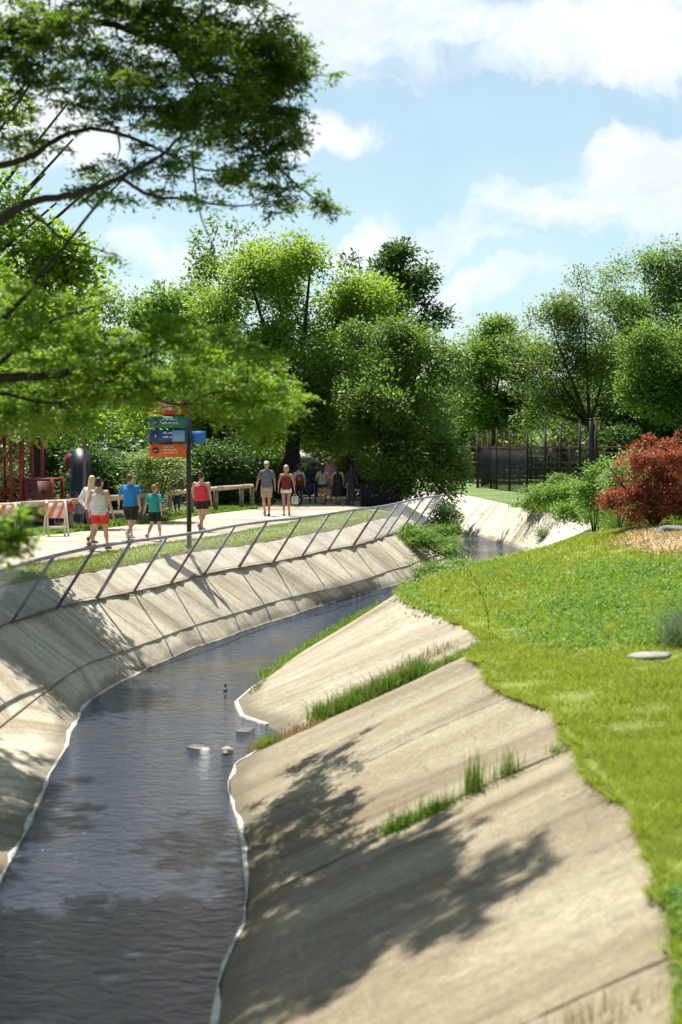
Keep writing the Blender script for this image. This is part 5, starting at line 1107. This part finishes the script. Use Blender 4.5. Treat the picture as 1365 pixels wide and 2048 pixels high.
person('person in pale shirt and dark trousers just right of the blonde woman, wearing a backpack', 598, 1010, 1.60, FAR, WL, [(-.27, .05, .9), (.27, .0, .9)], (.35, .36, .42), 'short', dark, 1.7, (.02, .015, .012), 'short', 'tan', 1.05, group=gfar, voxel=.02)
person('large person dressed in black in front of the pavilion', 626, 1006, 1.70, FAR, WR_, [(-.3, .1, .95), (.3, .05, .95)], (.01, .01, .016), 'short', (.012, .014, .03), 1.3, (.01, .01, .01), 'short', 'dark', 1.35, group=gfar, voxel=.02)
person('woman in a grey top and short dark skirt, legs bare, walking away down the path', 646, 1010, 1.64, FAR, WL, [(-.25, .2, 1.0), (.25, .2, 1.0)], (.20, .21, .21), 'none', (.01, .012, .03), .42, (.015, .012, .012), 'long', 'tan', 1.1, group=gfar, voxel=.02)
person('person in a pink shirt and khaki shorts with arms raised to the face', 658, 1004, 1.78, FAR, WR_, [(-.12, .3, 1.35), (.12, .3, 1.35)], (.52, .25, .32), 'short', (.30, .27, .2), .9, (.35, .08, .04), 'short', 'fair', 1.1, group=gfar, voxel=.02)
person('woman in a long black sleeveless dress walking away', 676, 1010, 1.62, FAR, WL, [(-.26, .05, .9), (.26, .0, .9)], (.006, .006, .012), 'none', (.006, .006, .012), .62, (.01, .01, .012), 'long', 'tan', 1.1, group=gfar, voxel=.02, skirt=True)
person('person in a white shirt bending forward in front of the yellow green shrub', 696, 1010, 1.40, (1, .3), [(0, .1, 0), (0, -.1, 0)], [(-.2, .45, 1.1), (.2, .45, 1.05)], (.78, .78, .80), 'short', (.03, .04, .08), 1.9, (.02, .012, .01), 'short', 'tan', 1.0, group=gfar, voxel=.02, lean=.22)
person('slim person in dark clothes standing at the right end of the group', 703, 1011, 1.66, (.3, 1), [(0, .05, 0), (0, -.05, 0)], [(-.25, .2, 1.0), (.25, .05, .9)], (.03, .012, .03), 'short', (.02, .03, .07), 1.9, (.012, .01, .01), 'short', 'dark', .9, group=gfar, voxel=.02)
person('person in a white shirt behind the dark fence panel', 752, 1000, 1.55, (-1, .2), [(0, .05, 0), (0, -.05, 0)], [(-.2, .35, .95), (.2, .35, .95)], (.72, .74, .76), 'short', (.02, .02, .03), 1.8, (.015, .012, .012), 'short', 'dark', 1.0, group=gfar, voxel=.02, lean=.18)
person('person left of the sign pole, deep shade put into the dark clothes', 356, 1033, 1.60, (-.3, -1), [(0, .05, 0), (0, -.05, 0)], [(-.25, .1, .9), (.25, .1, .9)], (.08, .03, .05), 'short', (.03, .03, .04), 1.2, (.01, .01, .01), 'short', 'dark', 1.0, voxel=.02)  # clothing colours darkened to stand in for shade
person('child in a light blue shirt standing behind the striped barricade', 118, 1062, 1.05, (-.2, -1), [(0, .05, 0), (0, -.05, 0)], [(-.35, .15, 1.2), (.35, .1, 1.1)], (.15, .25, .42), 'short', (.02, .04, .25), 1.3, (.08, .035, .02), 'short', 'fair', 1.15, voxel=.02)
person('child in a red shirt behind the log rail post', 137, 1062, 1.05, (.2, 1), [(0, .05, 0), (0, -.05, 0)], [(-.25, .15, .95), (.3, .1, 1.1)], (.62, .03, .03), 'short', (.05, .03, .04), 1.2, (.25, .11, .04), 'short', 'fair', 1.15, voxel=.02)
person('small child in a grey shirt standing right of the log rail post', 158, 1060, .92, (.3, -1), [(0, .05, 0), (0, -.05, 0)], [(-.25, .1, .95), (.3, .15, 1.0)], (.2, .2, .25), 'short', (.06, .05, .07), 1.2, (.3, .16, .07), 'short', 'fair', 1.15, voxel=.02)
# carried and pushed things
hw = wpt(w_, (-.31, .08, .74)); bg = thing('handbag', 'pale handbag hanging from the hand between the man in grey and the blonde woman', 'bag', hw - [0, 0, .34])
q = Part(); q.rings([hw + [0, 0, -.34], hw + [0, 0, -.3], hw + [0, 0, -.1], hw + [0, 0, -.06]], [.10, .13, .12, .10], [.05, .06, .05, .02], 14); q.put('pouch', [rgbm('bag_cloth', (.52, .47, .42))], bg, smooth=True)
q = Part(); q.tube([hw + [.08, 0, -.07], hw + [.04, 0, 0], hw + [-.04, 0, 0], hw + [-.08, 0, -.07]], .012, 6); q.put('handle', [rgbm('bag_handle', (.35, .28, .22))], bg, smooth=True)
bp_ = P(600, 1010, 2.655); bp_ = np.array([bp_[0], bp_[1] - .2, 1.05]); bk_ = thing('backpack', 'red and black backpack on the person in the pale shirt', 'backpack', bp_ - [0, 0, .25])
q = Part(); q.rings([bp_ + [0, 0, z] for z in (-.25, -.2, 0, .15, .2)], [.1, .15, .16, .13, .06], [.06, .1, .1, .08, .04], 14); q.put('pack', [rgbm('pack_dark', (.05, .008, .01))], bk_, smooth=True)
q = Part(); q.blob(bp_ + [0, -.085, .04], (.11, .05, .1), 12); q.put('pocket', [rgbm('pack_red', (.5, .03, .02))], bk_, smooth=True)
stv = P(618, 1006, 2.655); str_ = thing('stroller', 'dark baby stroller among the people in the shade', 'stroller', (stv[0], stv[1], 0)); o0 = np.array([stv[0], stv[1] - .35, 0])
q = Part(); q.rings([o0 + [0, 0, .35], o0 + [0, 0, .45], o0 + [0, .05, .75], o0 + [0, .1, .85]], [.2, .24, .25, .2], [.25, .28, .22, .1], 14); q.put('seat', [rgbm('stroller_cloth', (.02, .015, .035))], str_, smooth=True)
q = Part(); q.tube([o0 + [-.26, -.3, .15], o0 + [-.25, .3, .95], o0 + [.25, .3, .95], o0 + [.26, -.3, .15]], .014, 6); q.tube([o0 + [-.26, .25, .15], o0 + [-.24, -.1, .55]], .014, 6); q.tube([o0 + [.26, .25, .15], o0 + [.24, -.1, .55]], .014, 6); q.put('frame', [GALV], str_)
for sx in (-1, 1):
    for sy in (-.3, .25): q = Part(); q.tube([o0 + [sx * .27, sy, .12], o0 + [sx * .31, sy, .12]], .12, 14); q.put('wheel', [BLK], str_, smooth=True)
print('persons', NP_, 'objects', len(bpy.data.objects))
